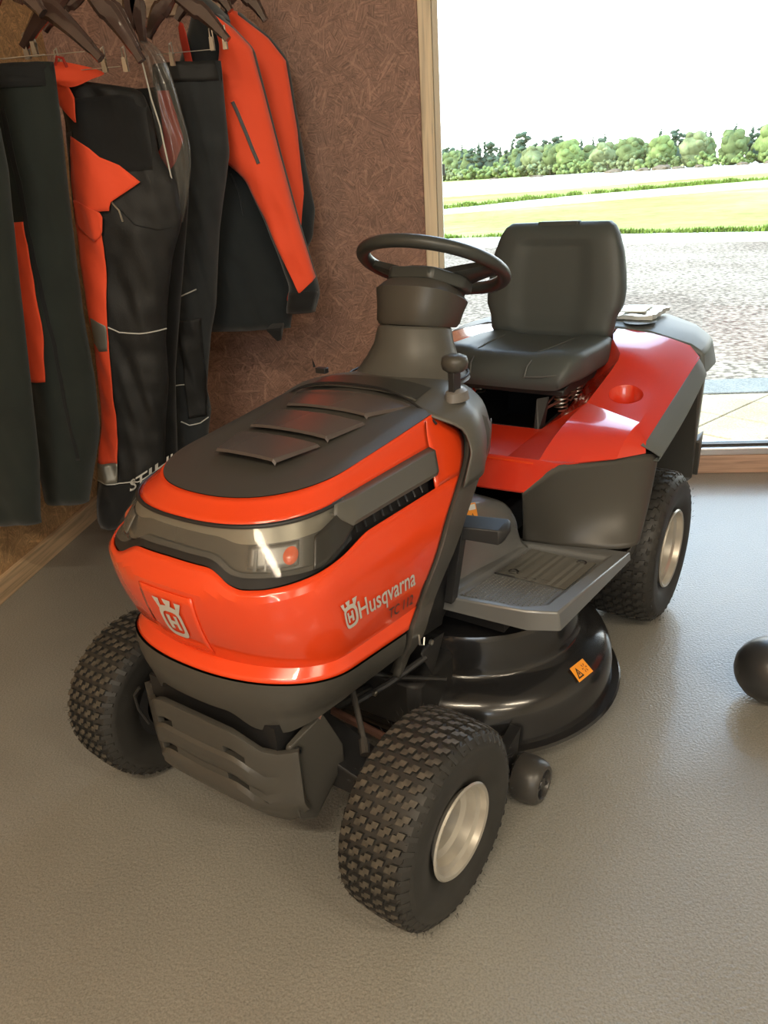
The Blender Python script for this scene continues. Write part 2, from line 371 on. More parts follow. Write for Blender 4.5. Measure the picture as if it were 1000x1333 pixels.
# ================================================================== SETTING
fl = struct(MB().box(0, 7, -9, 0, -.2, 0).build('floor', M_floor, smooth=False))
struct(MB().box(-.2, 7.2, -9.2, .12, 3.3, 3.5).build('ceiling', M_ceiling, smooth=False))
struct(MB().box(-.2, 0, -9.2, .12, -.2, 3.3).build('wall_left', M_osb_lit, smooth=False))
wb = MB().box(0, 1.47, 0, .12, -.2, 3.3).box(1.47, 7.2, .03, .12, 2.98, 3.3).box(6.5, 7.2, 0, .12, -.2, 2.98).box(1.47, 6.5, .0, .12, -.2, -.001)
struct(wb.build('wall_back', M_osb_shaded, smooth=False))
# right wall with a window, wall behind the camera with a window
struct(MB().box(7, 7.2, -9.2, 0, -.2, 3.3).build('wall_right', M_plaster, smooth=False))
struct(MB().box(0, .9, -9.2, -9, -.2, 3.3).box(3.5, 7, -9.2, -9, -.2, 3.3).box(.9, 3.5, -9.2, -9, -.2, 1.95).box(.9, 3.5, -9.2, -9, 3.1, 3.3).build('wall_front', M_plaster, smooth=False))
# mullions of the rear window
wf = MB()
for x in (.9, 2.17, 3.44): wf.box(x, x+.06, -9.12, -9.04, 1.95, 3.1)
for z in (1.95, 3.04): wf.box(.9, 3.5, -9.12, -9.04, z, z+.06)
struct(wf.build('window_2', M_plaster, smooth=False))
# skirting timber on the left wall
struct(MB().box(.002, .022, -6, -.001, 0, .082).build('baseboard_left', M_pine, smooth=False, bevel=.002))
# lighter board high on the back wall carrying the rail
struct(MB().box(.30, .757, -.018, -.001, 1.885, 2.2).build('trim_1', wood_material('pale_board', (.40,.29,.20), (3,60,60)), smooth=False, bevel=.002))

# main window: post, sill, aluminium strip, glazing
win = struct(empty('window_1', (1.53, 0, 0)))
def wpart(mb, n, m, **k):
    o = mb.build(n, m, None, smooth=False, **k); o.parent = win; o.matrix_parent_inverse = Matrix.Translation((-1.53, 0, 0)); return o
wpart(MB().box(1.463, 1.512, -.012, .09, 0, 2.98), 'post', M_pine_z, bevel=.003)
wpart(MB().box(1.513, 1.535, .012, .08, .10, 2.98), 'post_bead', mat('pale_bead', (.66,.60,.48), .45), bevel=.002)
wpart(MB().box(1.536, 6.5, -.02, .11, 0, .080), 'sill', M_pine_x, bevel=.003)
wpart(MB().box(1.536, 6.5, -.014, .10, .081, .112), 'sill_strip', M_alu, bevel=.003)
wpart(MB().box(1.536, 6.5, .02, .06, .113, .122), 'glazing_gasket', M_black)
wpart(MB().box(1.536, 6.5, .034, .042, .122, 2.93), 'pane', M_glass)
wpart(MB().box(1.536, 6.5, -.01, .09, 2.93, 2.98), 'head_rail', M_pine_x)
# small dark latch on the frame
wpart(MB().box(1.537, 1.547, .014, .03, 1.27, 1.31), 'latch', mat('latch_grey', (.12,.16,.18), .4), bevel=.002)

# ceiling lamps (out of view, warm tubes)
for i, (x, y) in enumerate(((1.3, -4.6), (4.0, -4.6), (1.3, -6.8), (4.0, -6.8))):
    t = empty('ceiling_light', (x, y, 3.3), 0, 'long ceiling batten light with warm tube, %s' % ('left near row', 'right near row', 'left far row', 'right far row')[i], 'light')
    MB().box(-.75, .75, -.06, .06, -.05, 0).build('housing', M_plaster, t, smooth=False)
    MB().tube([(-.72, 0, -.065), (.72, 0, -.065)], .014, 8).build('tube_lamp', mat('warm_tube', (1, .86, .66), emit=8), t)
    l = bpy.data.lights.new('tube_light', 'AREA'); l.shape = 'RECTANGLE'; l.size = 1.4; l.size_y = .1; l.energy = 27; l.color = (1, .84, .62)
    lo = bpy.data.objects.new('tube_light', l); C.objects.link(lo); lo.parent = t; lo.location = (0, 0, -.09)

# ================================================================== OUTSIDE
def poly_ground(name, pts, z, m, t=.02):
    return MB().prism([(x, y, z) for x, y in pts], (0, 0, -t)).build(name, m, smooth=False)
o = poly_ground('paving_bed', [(-8, .12), (14, .12), (14, 1.29), (-8, 1.29)], -.03, M_slab_g, .1); struct(o)
paving = struct(empty('paving', (0, 0, 0)))
# slabs: diagonal joints running away to the right; joined rows of large rectangular slabs
random.seed(3)
ang = math.radians(52)
def slab_piece(poly, z):
    o = MB().prism([(x, y, z) for x, y in poly], (0, 0, -.035)).build('slab', M_slab, paving, smooth=False, bevel=.004, seg=1); return o
def clip(poly, f):
    out = []
    for i in range(len(poly)):
        a, b = poly[i], poly[(i+1) % len(poly)]; fa, fb = f(a), f(b)
        if fa >= 0: out.append(a)
        if (fa >= 0) != (fb >= 0):
            t = fa/(fa - fb); out.append((a[0] + (b[0]-a[0])*t, a[1] + (b[1]-a[1])*t))
    return out
ca, sa = math.cos(math.radians(47)), math.sin(math.radians(47))
for i in range(-8, 12):
    for j in range(-8, 12):
        u0, v0 = i*.34 + .02, j*.34 + .11
        q = [(u0+.004, v0+.004), (u0+.336, v0+.004), (u0+.336, v0+.336), (u0+.004, v0+.336)]
        q = [(2.8 + u*ca - v*sa, .5 + u*sa + v*ca) for u, v in q]
        for f in (lambda p: p[1]-.13, lambda p: 1.27-p[1], lambda p: p[0]-1.2, lambda p: 5.2-p[0]):
            q = clip(q, f)
            if len(q) < 3: break
        if len(q) >= 3:
            ar = abs(sum(q[k][0]*q[(k+1) % len(q)][1] - q[(k+1) % len(q)][0]*q[k][1] for k in range(len(q))))/2
            if ar > .004: slab_piece(q, random.uniform(-.003, .001))
for i in range(7):
    x = .95 + i*.66 - .12
    MB().box(x+.006, x+.654, 1.285, 1.60, -.035, .004).build('kerb_slab', M_slab_g, paving, smooth=False, bevel=.005, seg=1)
struct(poly_ground('yard', [(-30, 1.29), (26, 1.29), (12, 9.5), (6.97, 12.4), (2.94, 14.6), (.8, 15.2), (-30, 20)], -.01, M_gravel, .1))
struct(poly_ground('meadow', [(-900, 160), (-30, 20), (.8, 15.1), (2.94, 14.5), (6.97, 12.3), (12, 9.4), (26, 1.2), (300, -140), (1400, 1400), (-1400, 1400)], -.012, M_field, .05))
struct(poly_ground('pale_track', [(-12, 29.5), (0.3, 27.4), (14.5, 35.5), (45, 52), (200, 120), (230, 150), (60, 72), (18, 46), (6, 39.5), (0, 32.5), (-12, 33)], .01, M_pale, .02))
struct(poly_ground('pale_meadow_strip', [(-40, 52), (6, 56), (40, 78), (160, 150), (400, 400), (-10, 230), (-60, 160)], .012, M_pale, .02))
struct(poly_ground('pale_yard_edge', [(-8, 13.4), (.8, 12.4), (3, 11.8), (6.9, 10.2), (12, 7.4), (20, 3.0), (21, 4.1), (12, 9.3), (6.97, 12.25), (2.94, 14.4), (.8, 15.05), (-8, 16.4)], -.006, M_pale, .003))
# verge grass: strips of real blades
def grass_strip(name, pts, width, n, h, seed):
    rnd = random.Random(seed); mb = MB(); L = []
    for a, b in zip(pts, pts[1:]): L.append(math.hypot(b[0]-a[0], b[1]-a[1]))
    T = sum(L)
    for _ in range(n):
        d = rnd.random()*T; k = 0
        while k < len(L)-1 and d > L[k]: d -= L[k]; k += 1
        a, b = pts[k], pts[k+1]; t = d/L[k]; x = lerp(a[0], b[0], t); y = lerp(a[1], b[1], t) + rnd.gauss(0, width)
        cl = noise.noise(Vector((x*.9, y*.9, seed)))*.6 + .75
        if cl < .55 + rnd.random()*.25: continue
        hh = h*rnd.uniform(.5, 1.1)*cl; ww = hh*.28; an = rnd.random()*3.14; dx, dy = math.cos(an)*ww, math.sin(an)*ww
        lx, ly = rnd.uniform(-.5, .5)*hh, rnd.uniform(-.5, .5)*hh
        mb.add([(x-dx, y-dy, -.01), (x+dx, y+dy, -.01), (x+lx, y+ly, hh)], [(0,1,2)])
    o = mb.build(name, M_verge, smooth=False, weld=False); o['kind'] = 'stuff'
    return o
tag(grass_strip('verge_grass', [(-6, 16.2), (.8, 15.2), (2.94, 14.6), (6.97, 12.4), (12, 9.5)], .12, 7000, .10, 1), 'rough green grass tufts along the far edge of the gravel yard', 'grass')
tag(grass_strip('field_grass_strip', [(-6, 31), (0, 32.8), (6.3, 40), (14, 46), (20, 48.5)], .35, 5000, .26, 2), 'darker green grass line crossing the sunny field', 'grass')

# trees of the far tree line
def blob(mb, c, r, seed, sub=2, sq=1.0, mi=0):
    bm = bmesh.new(); bmesh.ops.create_icosphere(bm, subdivisions=sub, radius=1)
    V = []
    for v in bm.verts:
        p = v.co.copy(); d = 1 + .28*noise.noise(p*1.9 + Vector((seed, 0, 0))) + .18*noise.noise(p*4.5 + Vector((0, seed, 0)))
        V.append((c[0] + p.x*r*d, c[1] + p.y*r*d, c[2] + p.z*r*d*sq))
    mb.add(V, [[v.index for v in f.verts] for f in bm.faces], mi); bm.free()
def tree_mesh(kind, seed):
    rnd = random.Random(seed); mb = MB()
    if kind == 'broad':
        for k in range(26):
            a = rnd.random()*6.28; e = rnd.uniform(-.6, 1); rr = .30*math.cos(e*1.2)*rnd.uniform(.7, 1)
            blob(mb, (rr*math.cos(a), rr*math.sin(a), .52 + .32*math.sin(e*1.3)), rnd.uniform(.09, .16), seed+k, 2)
        blob(mb, (0, 0, .52), .33, seed+50); blob(mb, (0, 0, .22), .28, seed+51, sq=.8)
    elif kind == 'conifer':
        for k in range(16):
            t = k/15; w_ = lerp(.20, .02, t); a = rnd.random()*6.28
            blob(mb, (w_*.45*math.cos(a), w_*.45*math.sin(a), .16 + .80*t), lerp(.155, .028, t)*rnd.uniform(.75, 1.2), seed+k, 1, .8)
    elif kind == 'pine':
        for k in range(14):
            a = rnd.random()*6.28; rr = rnd.uniform(.02, .15)
            blob(mb, (rr*math.cos(a), rr*math.sin(a), rnd.uniform(.50, .95)), rnd.uniform(.045, .10), seed+k, 1, .7)
        blob(mb, (0, 0, .3), .18, seed+9, sq=1.3)
    else:
        for k in range(30):
            a = rnd.uniform(-.75, .75); blob(mb, (a, rnd.uniform(-.3, .3), rnd.uniform(.12, .82 - .45*abs(a))), rnd.uniform(.09, .19), seed+k, 1)
    return mb
protos = {}
def plant(kind, var, x, y, h, name, label, group, mi):
    key = (kind, var, mi)
    if key not in protos:
        cr = tree_mesh(kind, 11*var + len(kind)).build('crown', M_leafs_hazed[mi], angle=60); tk = MB().tube([(0,0,0), (.01,0,.3), (0,.01,.62)], [.035,.028,.012], 7).build('trunk', mat('bark', (.10,.075,.05), .9))
        protos[key] = (cr.data, tk.data); bpy.data.objects.remove(cr); bpy.data.objects.remove(tk)
    t = empty(name, (x, y, 0), random.random()*6.28, label, 'tree' if kind != 'bush' else 'bush', group); t.scale = (h*1.1, h*1.1, h)
    for n, me in zip(('crown', 'trunk'), protos[key]):
        o = bpy.data.objects.new(n, me); C.objects.link(o); o.parent = t
LA = (-26.0, 372.0); LB = (62.0, 150.0)      # ends of the tree line
random.seed(12)
for i in range(84):
    t = i/83*1.08 - .03; x = lerp(LA[0], LB[0], t) + random.uniform(-1, 1); y = lerp(LA[1], LB[1], t) + random.uniform(2, 14)
    kind = random.choice(('conifer', 'pine', 'broad', 'conifer', 'pine')); D = math.hypot(x-1.7, y+3.3)
    h = D*(.035 + .003*math.sin(i*.7) + random.uniform(-.003, .003)) * (1.12 if kind != 'broad' else .95)
    plant(kind, random.randrange(3), x, y + 12, h, 'background_tree', 'distant %s rising behind the bushes of the tree line' % {'conifer':'dark pointed conifer', 'pine':'loose-crowned pine', 'broad':'round leafy tree'}[kind], 'far trees of kind ' + {'conifer':'pointed conifer','pine':'pine','broad':'round leafy tree'}[kind], 1 if kind != 'broad' else 0)
for i in range(40):
    t = i/39*1.06 - .02; x = lerp(LA[0], LB[0], t); y = lerp(LA[1], LB[1], t) - 3; D = math.hypot(x-1.7, y+3.3)
    plant('bush', random.randrange(3), x, y, D*(.0165 + random.uniform(-.003, .004)), 'background_bush', 'distant light green bush at the foot of the tree line', 'bushes along the far tree line', random.choice((2, 2, 3, 0)))
# nearer, larger trees at the right
for k, (t, f) in enumerate(((.47, .047), (.50, .034), (.56, .034), (.60, .037), (.68, .033), (.735, .036), (.79, .035), (.84, .038), (.895, .037), (.94, .040), (.985, .037), (1.03, .040))):
    x = lerp(LA[0], LB[0], t)*1.0; y = lerp(LA[1], LB[1], t) + 1.5; D = math.hypot(x-1.7, y+3.3)
    x = x + .3
    kind = 'pine' if k == 0 else 'broad'; f *= 1.05
    plant(kind, k % 3, x, y, D*f*1.0, 'field_edge_tree', ('tall thin tree sticking out above the middle of the tree line' if k == 0 else 'full green tree, %s of those at the right of the tree line' % ['', 'leftmost', 'second from the left', 'third from the left', 'fourth from the left', 'fifth from the left', 'middle one', 'fifth from the right', 'fourth from the right', 'third from the right', 'second from the right', 'rightmost'][k]), 'full trees at the right-hand end of the tree line' if k else None, 1 if k == 0 else (2, 3, 0)[k % 3])
# soil heaps in the field
for k, (x, y, r, h) in enumerate(((32.0, 176, 4.2, 2.0), (37.5, 172, 3.6, 1.6), (41.2, 171, 4.6, 2.3), (44.5, 170, 3.2, 1.3), (47.5, 165, 2.4, 1.4), (54.5, 160, 2.6, 1.4), (59, 158, 2.4, 1.5), (17, 205, 4, 1.2), (6, 225, 3, 1.0))):
    mb = MB(); blob(mb, (0, 0, 0), 1, k*3.1, 3, .9); mb.v = [(a*r*.42, b*r*.42, max(c, -.02)*h*.45) for a, b, c in mb.v]
    o = mb.build('soil_heap', M_soil); o.location = (x*.93, y, 0)
    tag(o, ['widest brown soil heap, left end of the row of heaps in the far field', 'second brown soil heap of the row in the far field, small', 'tallest brown soil heap in the middle of the far row', 'brown soil heap just right of the tallest one in the far field', 'small brown soil heap, fifth of the row in the far field', 'brown soil heap in the gap before the right edge of the picture', 'brown soil heap at the right edge of the picture, far field', 'faint low soil heap left of the main row in the far field', 'faintest low soil heap, far left in the field above the seat'][k], 'soil heap', 'soil heaps in the far field')
# ================================================================== RIDE-ON MOWER
TR = empty('ride_on_mower', (1.79456137, -0.98572348, 0), math.radians(-117.6),
           'orange and grey ride-on lawn mower with black seat standing on the shop floor', 'ride-on mower')
# --- bonnet surface: curves around the nose (xf r w e z0 z1 z2 wt), from the top edge (0) down to the grey skirt (5)
LV = [[1.288,.197,.192,.868,.796,.064,.041,.028],
      [1.332,.176,.210,.811,.766,.040,-.03,.032],
      [1.392,.150,.256,.85,.672,-.04,0,.012],
      [1.354,.145,.242,.878,.519,-.105,.048,.012],
      [1.378,.163,.253,.904,.501,-.112,.001,.017],
      [1.372,.175,.222,.80,.426,-.121,-.02,.02],
      [1.362,.17,.215,.80,.380,-.121,-.02,.02]]
XR = .70
def lev(p, s):
    xf, r, w_, e, z0, z1, z2, wt = p; sg = -1 if s < 0 else 1; a = abs(s)
    if a <= 1:
        ph = a*math.pi/2; X = xf - r + r*max(0, math.cos(ph))**e; Y = w_*max(0, math.sin(ph))**e
    else:
        x1 = xf - r; X = x1 + (XR - x1)*(a - 1); Y = w_ + wt*(x1 - X)
    t = xf - X
    return Vector((X, sg*Y, z0 + z1*t + z2*t*t))
BU = [-.003, 0, .010, 0, .006, 0]
def S(s, v, off=0):
    v = min(max(v, 0), 6); i = min(int(v), 5); f = v - i
    p = lev(LV[i], s).lerp(lev(LV[i+1], s), f); a = min(abs(s), 1)*math.pi/2
    out = Vector((math.cos(a), (-1 if s < 0 else 1)*math.sin(a), 0))
    return p + out*(4*f*(1-f)*BU[i] + off)
def strip(mb, s0, s1, vt, vb, ns=80, nv=8, off=0, mi=0, offb=None):
    """patch of the bonnet surface between the curves vt(s) and vb(s)"""
    P = []
    for i in range(ns+1):
        s = lerp(s0, s1, i/ns); a, b = vt(s), vb(s)
        P.append([S(s, lerp(a, b, j/nv), off if offb is None else lerp(off, offb, j/nv)) for j in range(nv+1)])
    mb.grid(P, mi=mi)
REAR = [(0, 1.64), (.98, 1.86), (1.18, 1.87), (1.43, 1.83), (2.15, 1.60), (2.78, 1.44), (3.95, 1.33), (5, 1.30), (6, 1.28)]   # v -> s of the rear edge
def rear_s(v): return pl(REAR, v)
BT = [(0, 1.60), (.19, 1.62), (.24, 1.70), (.30, 1.82), (.37, 1.88), (.50, 1.87), (.72, 1.80), (.98, 1.73), (1.07, 1.60), (1.58, 1.58)]  # |s| -> top of the side body
LB_ = [(0, 1.45), (.20, 1.47), (.25, 1.54), (.31, 1.66), (.38, 1.70), (.64, 1.70), (.88, 1.70), (1.0, 1.62), (1.075, 1.38)]   # lower edge of the lens
f_bt = lambda s: smoothed(BT, abs(s), .02)
f_lb = lambda s: smoothed(LB_, abs(s), .02)
def rear_strip(mb, sg, s0, va, vb, off=0, n=10, nv=16):
    P = []
    for j in range(nv+1):
        v = lerp(va, vb, j/nv); e = rear_s(v); P.append([S(sg*lerp(s0, e, i/n), v, off) for i in range(n+1)])
    mb.grid(P)
# orange bonnet shell
mb = MB()
strip(mb, -1.6, 1.6, lambda s: .03, lambda s: .97, 110, 5)                    # band above the lamps
P = []
for i in range(181):
    q = -1 + 2*i/180; row = []
    for j in range(19):
        v = lerp(f_bt(q*1.64), 4.0, j/18) if j < 18 else 4.0
        row.append(None)
    vt0 = f_bt(q*1.66)
    vs_ = [lerp(vt0, 3.0, j/13) for j in range(14)] + [3.02, 3.35, 3.7, 4.0]
    P.append([S(q*rear_s(v), v) for v in vs_])
mb.grid(P)                                                                     # nose, flanks and flared lip
for sg in (-1, 1):
    P = []
    for j in range(15):
        v = lerp(.03, 1.60, j/14); e = rear_s(v); P.append([S(sg*lerp(1.60, max(e, 1.61), i/8), v) for i in range(9)])
    mb.grid(P)
bonnet = mb.build('bonnet', M_orange, TR, angle=17, solid=.004, off=-1)
# dark sheet added inside, standing in for the shade seen through the gaps
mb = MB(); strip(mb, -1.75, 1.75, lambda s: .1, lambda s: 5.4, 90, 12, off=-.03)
mb.build('bonnet_gap_shade', M_pit, TR)
# black top panel: crowned cap inside the band, with three stepped vents
P = []
NS = 80
HX = lambda s: rear_top(s)
def rear_top(yn):   # rear edge of the panel: x as a function of y/half width
    return .805 + .05*abs(yn)**3
for k in range(13):
    t = k/12; row = []
    for i in range(NS+1):
        s = lerp(-1.64, 1.64, i/NS); p = S(s, .0); q = Vector((.80 + (p.x-.80)*(1-t), p.y*(1-t), 0))
        crown = .022*(1-(1-t)**2); zc = .790 + .085*(1.288-q.x) + .02*(1.288-q.x)**2
        edge = p.z; z = lerp(edge, zc + .022, min(1, t*1.15)**.75)
        row.append((q.x, q.y, z + .003*min(1, t*14)))
    P.append(row)
mb = MB(); mb.grid(P); tp = mb.build('bonnet_top_panel', M_dark, TR, angle=40)
def top_z(x, y):
    zc = .790 + .085*(1.288-x) + .02*(1.288-x)**2 + .025
    yy = min(1, abs(y)/.22); return zc - .038*yy**2.6
mb = MB()
for (xr_, xf_, w0, w1) in ((.835, .925, .150, .100), (.955, 1.045, .115, .095), (1.075, 1.165, .098, .070)):
    rows = []
    for i in range(7):
        x = lerp(xr_, xf_, i/6); ww = lerp(w0, w1, i/6); h = lerp(.0003, .0032, i/6)
        rows.append([(x, -ww-.006, top_z(x, -ww)-.004)] + [(x, yy, top_z(x, yy) + h) for yy in np.linspace(-ww, ww, 13)] + [(x, ww+.006, top_z(x, ww)-.004)])
    rows.append([(xf_+.004, p[1], p[2]-.0045) for p in rows[-1]])
    mb.grid(rows)
vn = mb.build('bonnet_vent', mat('vent_step_plastic', (.085,.07,.065), .25), TR, angle=20)
MB().grid([[(x, y, top_z(x, y) + .0035) for y in np.linspace(-.145, .145, 15)] for x in np.linspace(.745, .812, 6)]).build('bonnet_recess', mat('recess_plastic', (.035,.036,.033), .3), TR)
MB().tube([(.816, y, top_z(.816, y) + .004) for y in np.linspace(-.15, .15, 15)], .0022, 6).build('recess_rim', M_trim, TR)
MB().tube([(.842 - .10*max(0, abs(y)-.15) - .02*(1-(y/.2)**2), y, top_z(.82, y) + .012 - .02*(y/.2)**4) for y in np.linspace(-.21, .21, 25)], .0028, 6).build('bonnet_shut_line', M_pit, TR)
# headlamp band: grey upper strip with the sky's reflection as colour, bezel, lamps, clear lens
hl = MB(); strip(hl, -1.06, 1.06, lambda s: 1.0, lambda s: lerp(1.0, f_lb(s), .42), 100, 4, off=-.004, offb=-.010)
hl = hl.build('headlight', M_lamp_sheen, TR)
mb = MB(); strip(mb, -1.06, 1.06, lambda s: lerp(1.0, f_lb(s), .42), f_lb, 100, 4, off=-.011, offb=-.018)
mb.build('bezel', M_lamp_dark, hl)
for sg in (-1, 1):
    mb = MB()
    strip(mb, sg*.40, sg*.72, lambda s: 1.30, lambda s: 1.62, 12, 5, off=-.007)
    mb.build('lamp_reflector', M_chrome, hl, solid=.002)
    mb = MB(); P = []
    cs, cv = sg*.66, 1.47
    for k in range(5):
        P.append([S(cs + sg*.05*k/4*math.cos(a), cv + .12*k/4*math.sin(a), -.004 + .005*(1-(k/4)**2)) for a in np.linspace(0, 2*math.pi, 16, endpoint=False)])
    mb.grid(P, cv=True); mb.build('indicator', M_amber, hl)
    mb = MB(); strip(mb, sg*.80, sg*1.07, lambda s: lerp(1.28, 1.04, (abs(s)-.80)/.27), f_lb, 16, 6, off=.0035)
    mb.build('side_marker_cover', M_lamp_dark, hl, solid=.003)
    mb = MB(); strip(mb, sg*.435, sg*.455, lambda s: 1.34, lambda s: 1.63, 3, 4, off=-.002); strip(mb, sg*.50, sg*.51, lambda s: 1.34, lambda s: 1.63, 3, 4, off=-.002)
    mb.build('reflector_fin', M_lamp_dark, hl)
mb = MB(); strip(mb, -1.06, 1.06, lambda s: 1.0, f_lb, 120, 8, off=.003); mb.build('lens', M_lens, hl, angle=50)
mb = MB(); strip(mb, -1.075, 1.075, f_lb, f_bt, 130, 3, off=-.012, offb=-.004); mb.build('lamp_gasket', M_black, TR)
mb = MB(); strip(mb, -1.0, 1.0, lambda s: .95, lambda s: 1.03, 110, 2, off=.002); mb.build('lamp_top_seal', M_black, TR, solid=.004)
for sg in (-1, 1):
    # bar over the air intake and the dark intake behind it
    P = []
    for i in range(31):
        s = lerp(.94, 1.60, i/30); hgt = (.40 if s > 1.05 else lerp(.12, .40, (s-.94)/.11))
        o_ = .012*min(1, (s-.90)/.15); a0 = 1.0; a1 = 1.0 + hgt
        P.append([S(sg*s, a0-.02, -.002), S(sg*s, lerp(a0, a1, .06), o_), S(sg*s, lerp(a0, a1, .8), o_), S(sg*s, lerp(a0, a1, .95), o_*.6), S(sg*s, a1, -.012)])
    mb = MB(); mb.grid(P)
    mb.build('intake_bar', M_trim, TR, angle=30, solid=.003)
    mb = MB(); strip(mb, sg*1.06, sg*1.61, lambda s: 1.36, lambda s: 1.66, 20, 3, off=-.022); ai = mb.build('air_intake', M_pit, TR)
    mb = MB()
    for k in range(9):
        s = 1.12 + k*.052; a = S(sg*s, 1.38, -.02); b = S(sg*(s+.01), 1.6, -.014); mb.tube([a, b], .0022, 5)
    mb.build('intake_grille', M_black, ai)
    # grey flank strip behind the bonnet, running down to the skirt
    P = []
    for j in range(31):
        v = lerp(.2, 6, j/30); e = rear_s(v) + .012
        wd = pl([(0, .22), (1, .20), (2.2, .13), (3, .10), (4, .10), (5, .06), (6, .02)], v)
        P.append([S(sg*(e), v, -.006), S(sg*(e+.004), v, .006)] + [S(sg*(e + wd*i/5), v, .007) for i in range(1, 6)] + [S(sg*(e+wd+.004), v, -.02)])
    mb = MB(); mb.grid(P); mb.build('flank_strip', M_dark, TR, angle=40, solid=.003)
# grey skirt with deeper corners
def sk_bot(s):
    return smoothed([(0, 5.0), (.20, 5.0), (.31, 5.75), (.52, 5.95), (.62, 5.7), (.85, 5.15), (1.1, 4.9), (1.30, 4.75)], abs(s), .03)
mb = MB(); strip(mb, -1.30, 1.30, lambda s: 4.02, sk_bot, 120, 8, off=.004)
P = [[S(s, sk_bot(s), .004), S(s, sk_bot(s), -.05)] for s in np.linspace(-1.3, 1.3, 121)]; mb.grid(P)
mb.build('front_skirt', M_dark, TR, angle=45)
# raised badge field and emblem on the nose
mb = MB(); strip(mb, -.13, .13, lambda s: 2.1, lambda s: 2.93, 12, 8, off=.0015)
badge = mb.build('badge_field', M_orange, TR, solid=.002)
def logo2d(mb, f, thick=.0):
    """crown over a rounded shield ring with an H; f maps (x,y) in [-.5,.5]x[0,1.25] to 3D"""
    def ringpts(w_, h, cy, n=36):
        out = []
        for k in range(n):
            a = 2*math.pi*k/n; c, s_ = math.cos(a), math.sin(a)
            yy = abs(s_)**.62*(1 if s_ > 0 else -1)*h; xx = abs(c)**.62*(1 if c > 0 else -1)*w_
            if s_ > 0: yy *= .96
            out.append((xx, cy + yy))
        return out
    A = ringpts(.45, .48, .47); B = ringpts(.31, .34, .47)
    mb.grid([[f(*p) for p in A], [f(*p) for p in B]], cv=True)
    def quad(x0, x1, y0, y1, t0=None, t1=None):
        mb.grid([[f(x0, y) for y in np.linspace(y0, y1, 4)], [f(x1, y) for y in np.linspace(y0, y1, 4)]])
    quad(-.19, -.07, .25, .69); quad(.07, .19, .25, .69); quad(-.07, .07, .415, .525)
    for cx, sl in ((-.40, -.10), (0, 0), (.40, .10)):      # crown prongs with split tops
        h0, h1 = (.82, 1.12) if cx else (.90, 1.14)
        for k in (-1, 1):
            x0 = cx*.85; mb.add([f(x0-.05, h0), f(x0+.05, h0), f(x0+sl+k*.10+.035, h1), f(x0+sl+k*.10-.035, h1)], [(0,1,2,3)])
        mb.add([f(cx*.85-.10+sl*.6, h1-.13), f(cx*.85+.10+sl*.6, h1-.13), f(cx*.85+.14+sl, h1), f(cx*.85-.14+sl, h1)], [(0,1,2,3)])
    mb.grid([[f(-.36, .80), f(-.36, .92)], [f(0, .88), f(0, .98)], [f(.36, .80), f(.36, .92)]])
mb = MB(); logo2d(mb, lambda x, y: S(.008 + x*.105, 2.74 - y*.475, .0052))
mb.build('emblem', M_white, badge, smooth=False, weld=False)
def text_pts(body, size=1.0):
    cu = bpy.data.curves.new('lettering_source', 'FONT'); cu.body = body; cu.size = size; cu.resolution_u = 3; cu.offset = .012
    ob = bpy.data.objects.new('lettering_source', cu); C.objects.link(ob)
    me = ob.to_mesh(); V = [v.co.copy() for v in me.vertices]; F = [tuple(p.vertices) for p in me.polygons]
    ob.to_mesh_clear(); bpy.data.objects.remove(ob); bpy.data.curves.remove(cu)
    x0 = min(v.x for v in V); x1 = max(v.x for v in V); y0 = min(v.y for v in V if True)
    return [((v.x-x0)/(x1-x0), v.y/size) for v in V], F
def decal(name, body, f, m, parent):
    V, F = text_pts(body); mb = MB(); mb.add([f(*p) for p in V], F); return mb.build(name, m, parent, smooth=False, weld=False)
def flank(x, y):   # text plane on the left flank: x 0..1 along the word, y in letter heights
    s = 1.045 + x*.335; v0 = 2.56 + x*.05
    return S(s, v0 - y*.335, .0035)
tx = decal('side_lettering', 'Husqvarna', flank, M_white, TR)
mb = MB(); logo2d(mb, lambda x, y: S(1.0 + x*.085, 2.60 - y*.31, .0035)); mb.build('side_emblem', M_white, TR, smooth=False, weld=False)
decal('model_lettering', 'TC 112', lambda x, y: S(1.205 + x*.158, 2.84 + x*.02 - y*.21, .0055), M_greyletter, TR)
# mirrored lettering of the far flank
decal('side_lettering', 'Husqvarna', lambda x, y: S(-(1.38 - x*.335), 2.61 - x*.05 - y*.335, .0035), M_white, TR)

# --- dash cowl, steering column, wheel
stn = [(.0,.205,.266,.842), (.78,.205,.268,.852), (.74,.200,.262,.858), (.68,.175,.235,.856), (.60,.150,.205,.842), (.53,.13,.17,.80)]
FX = [.835, .815, .800, .805, .840, .832, .822, .818]
rings = []
for (x, yt, yb, zt) in stn:
    row = []
    prof = [(-yb, .685), (-yb-.004, .735), (-yb+.002, zt-.085), (-yb+.018, zt-.045), (-yt, zt-.016), (-yt*.7, zt-.002), (-yt*.35, zt+.002), (0, zt+.003)]
    for k_, (y, z) in enumerate(prof): row.append((FX[k_] if x == 0 else x, y, z))
    row += [(p[0], -p[1], p[2]) for p in reversed(row[:-1])]
    rings.append(row)
def resamp(row, n=5):
    """Catmull-Rom through a row of points"""
    P = [Vector(p) for p in row]; out = []
    for i in range(len(P)-1):
        p0 = P[max(i-1, 0)]; p1, p2 = P[i], P[i+1]; p3 = P[min(i+2, len(P)-1)]
        for k in range(n):
            t = k/n; out.append(.5*((2*p1) + (p2-p0)*t + (2*p0-5*p1+4*p2-p3)*t*t + (3*p1-p0-3*p2+p3)*t**3))
    return out + [P[-1]]
G_ = [resamp(r, 3) for r in rings]; G_ = list(zip(*[resamp(list(c), 3) for c in zip(*G_)]))
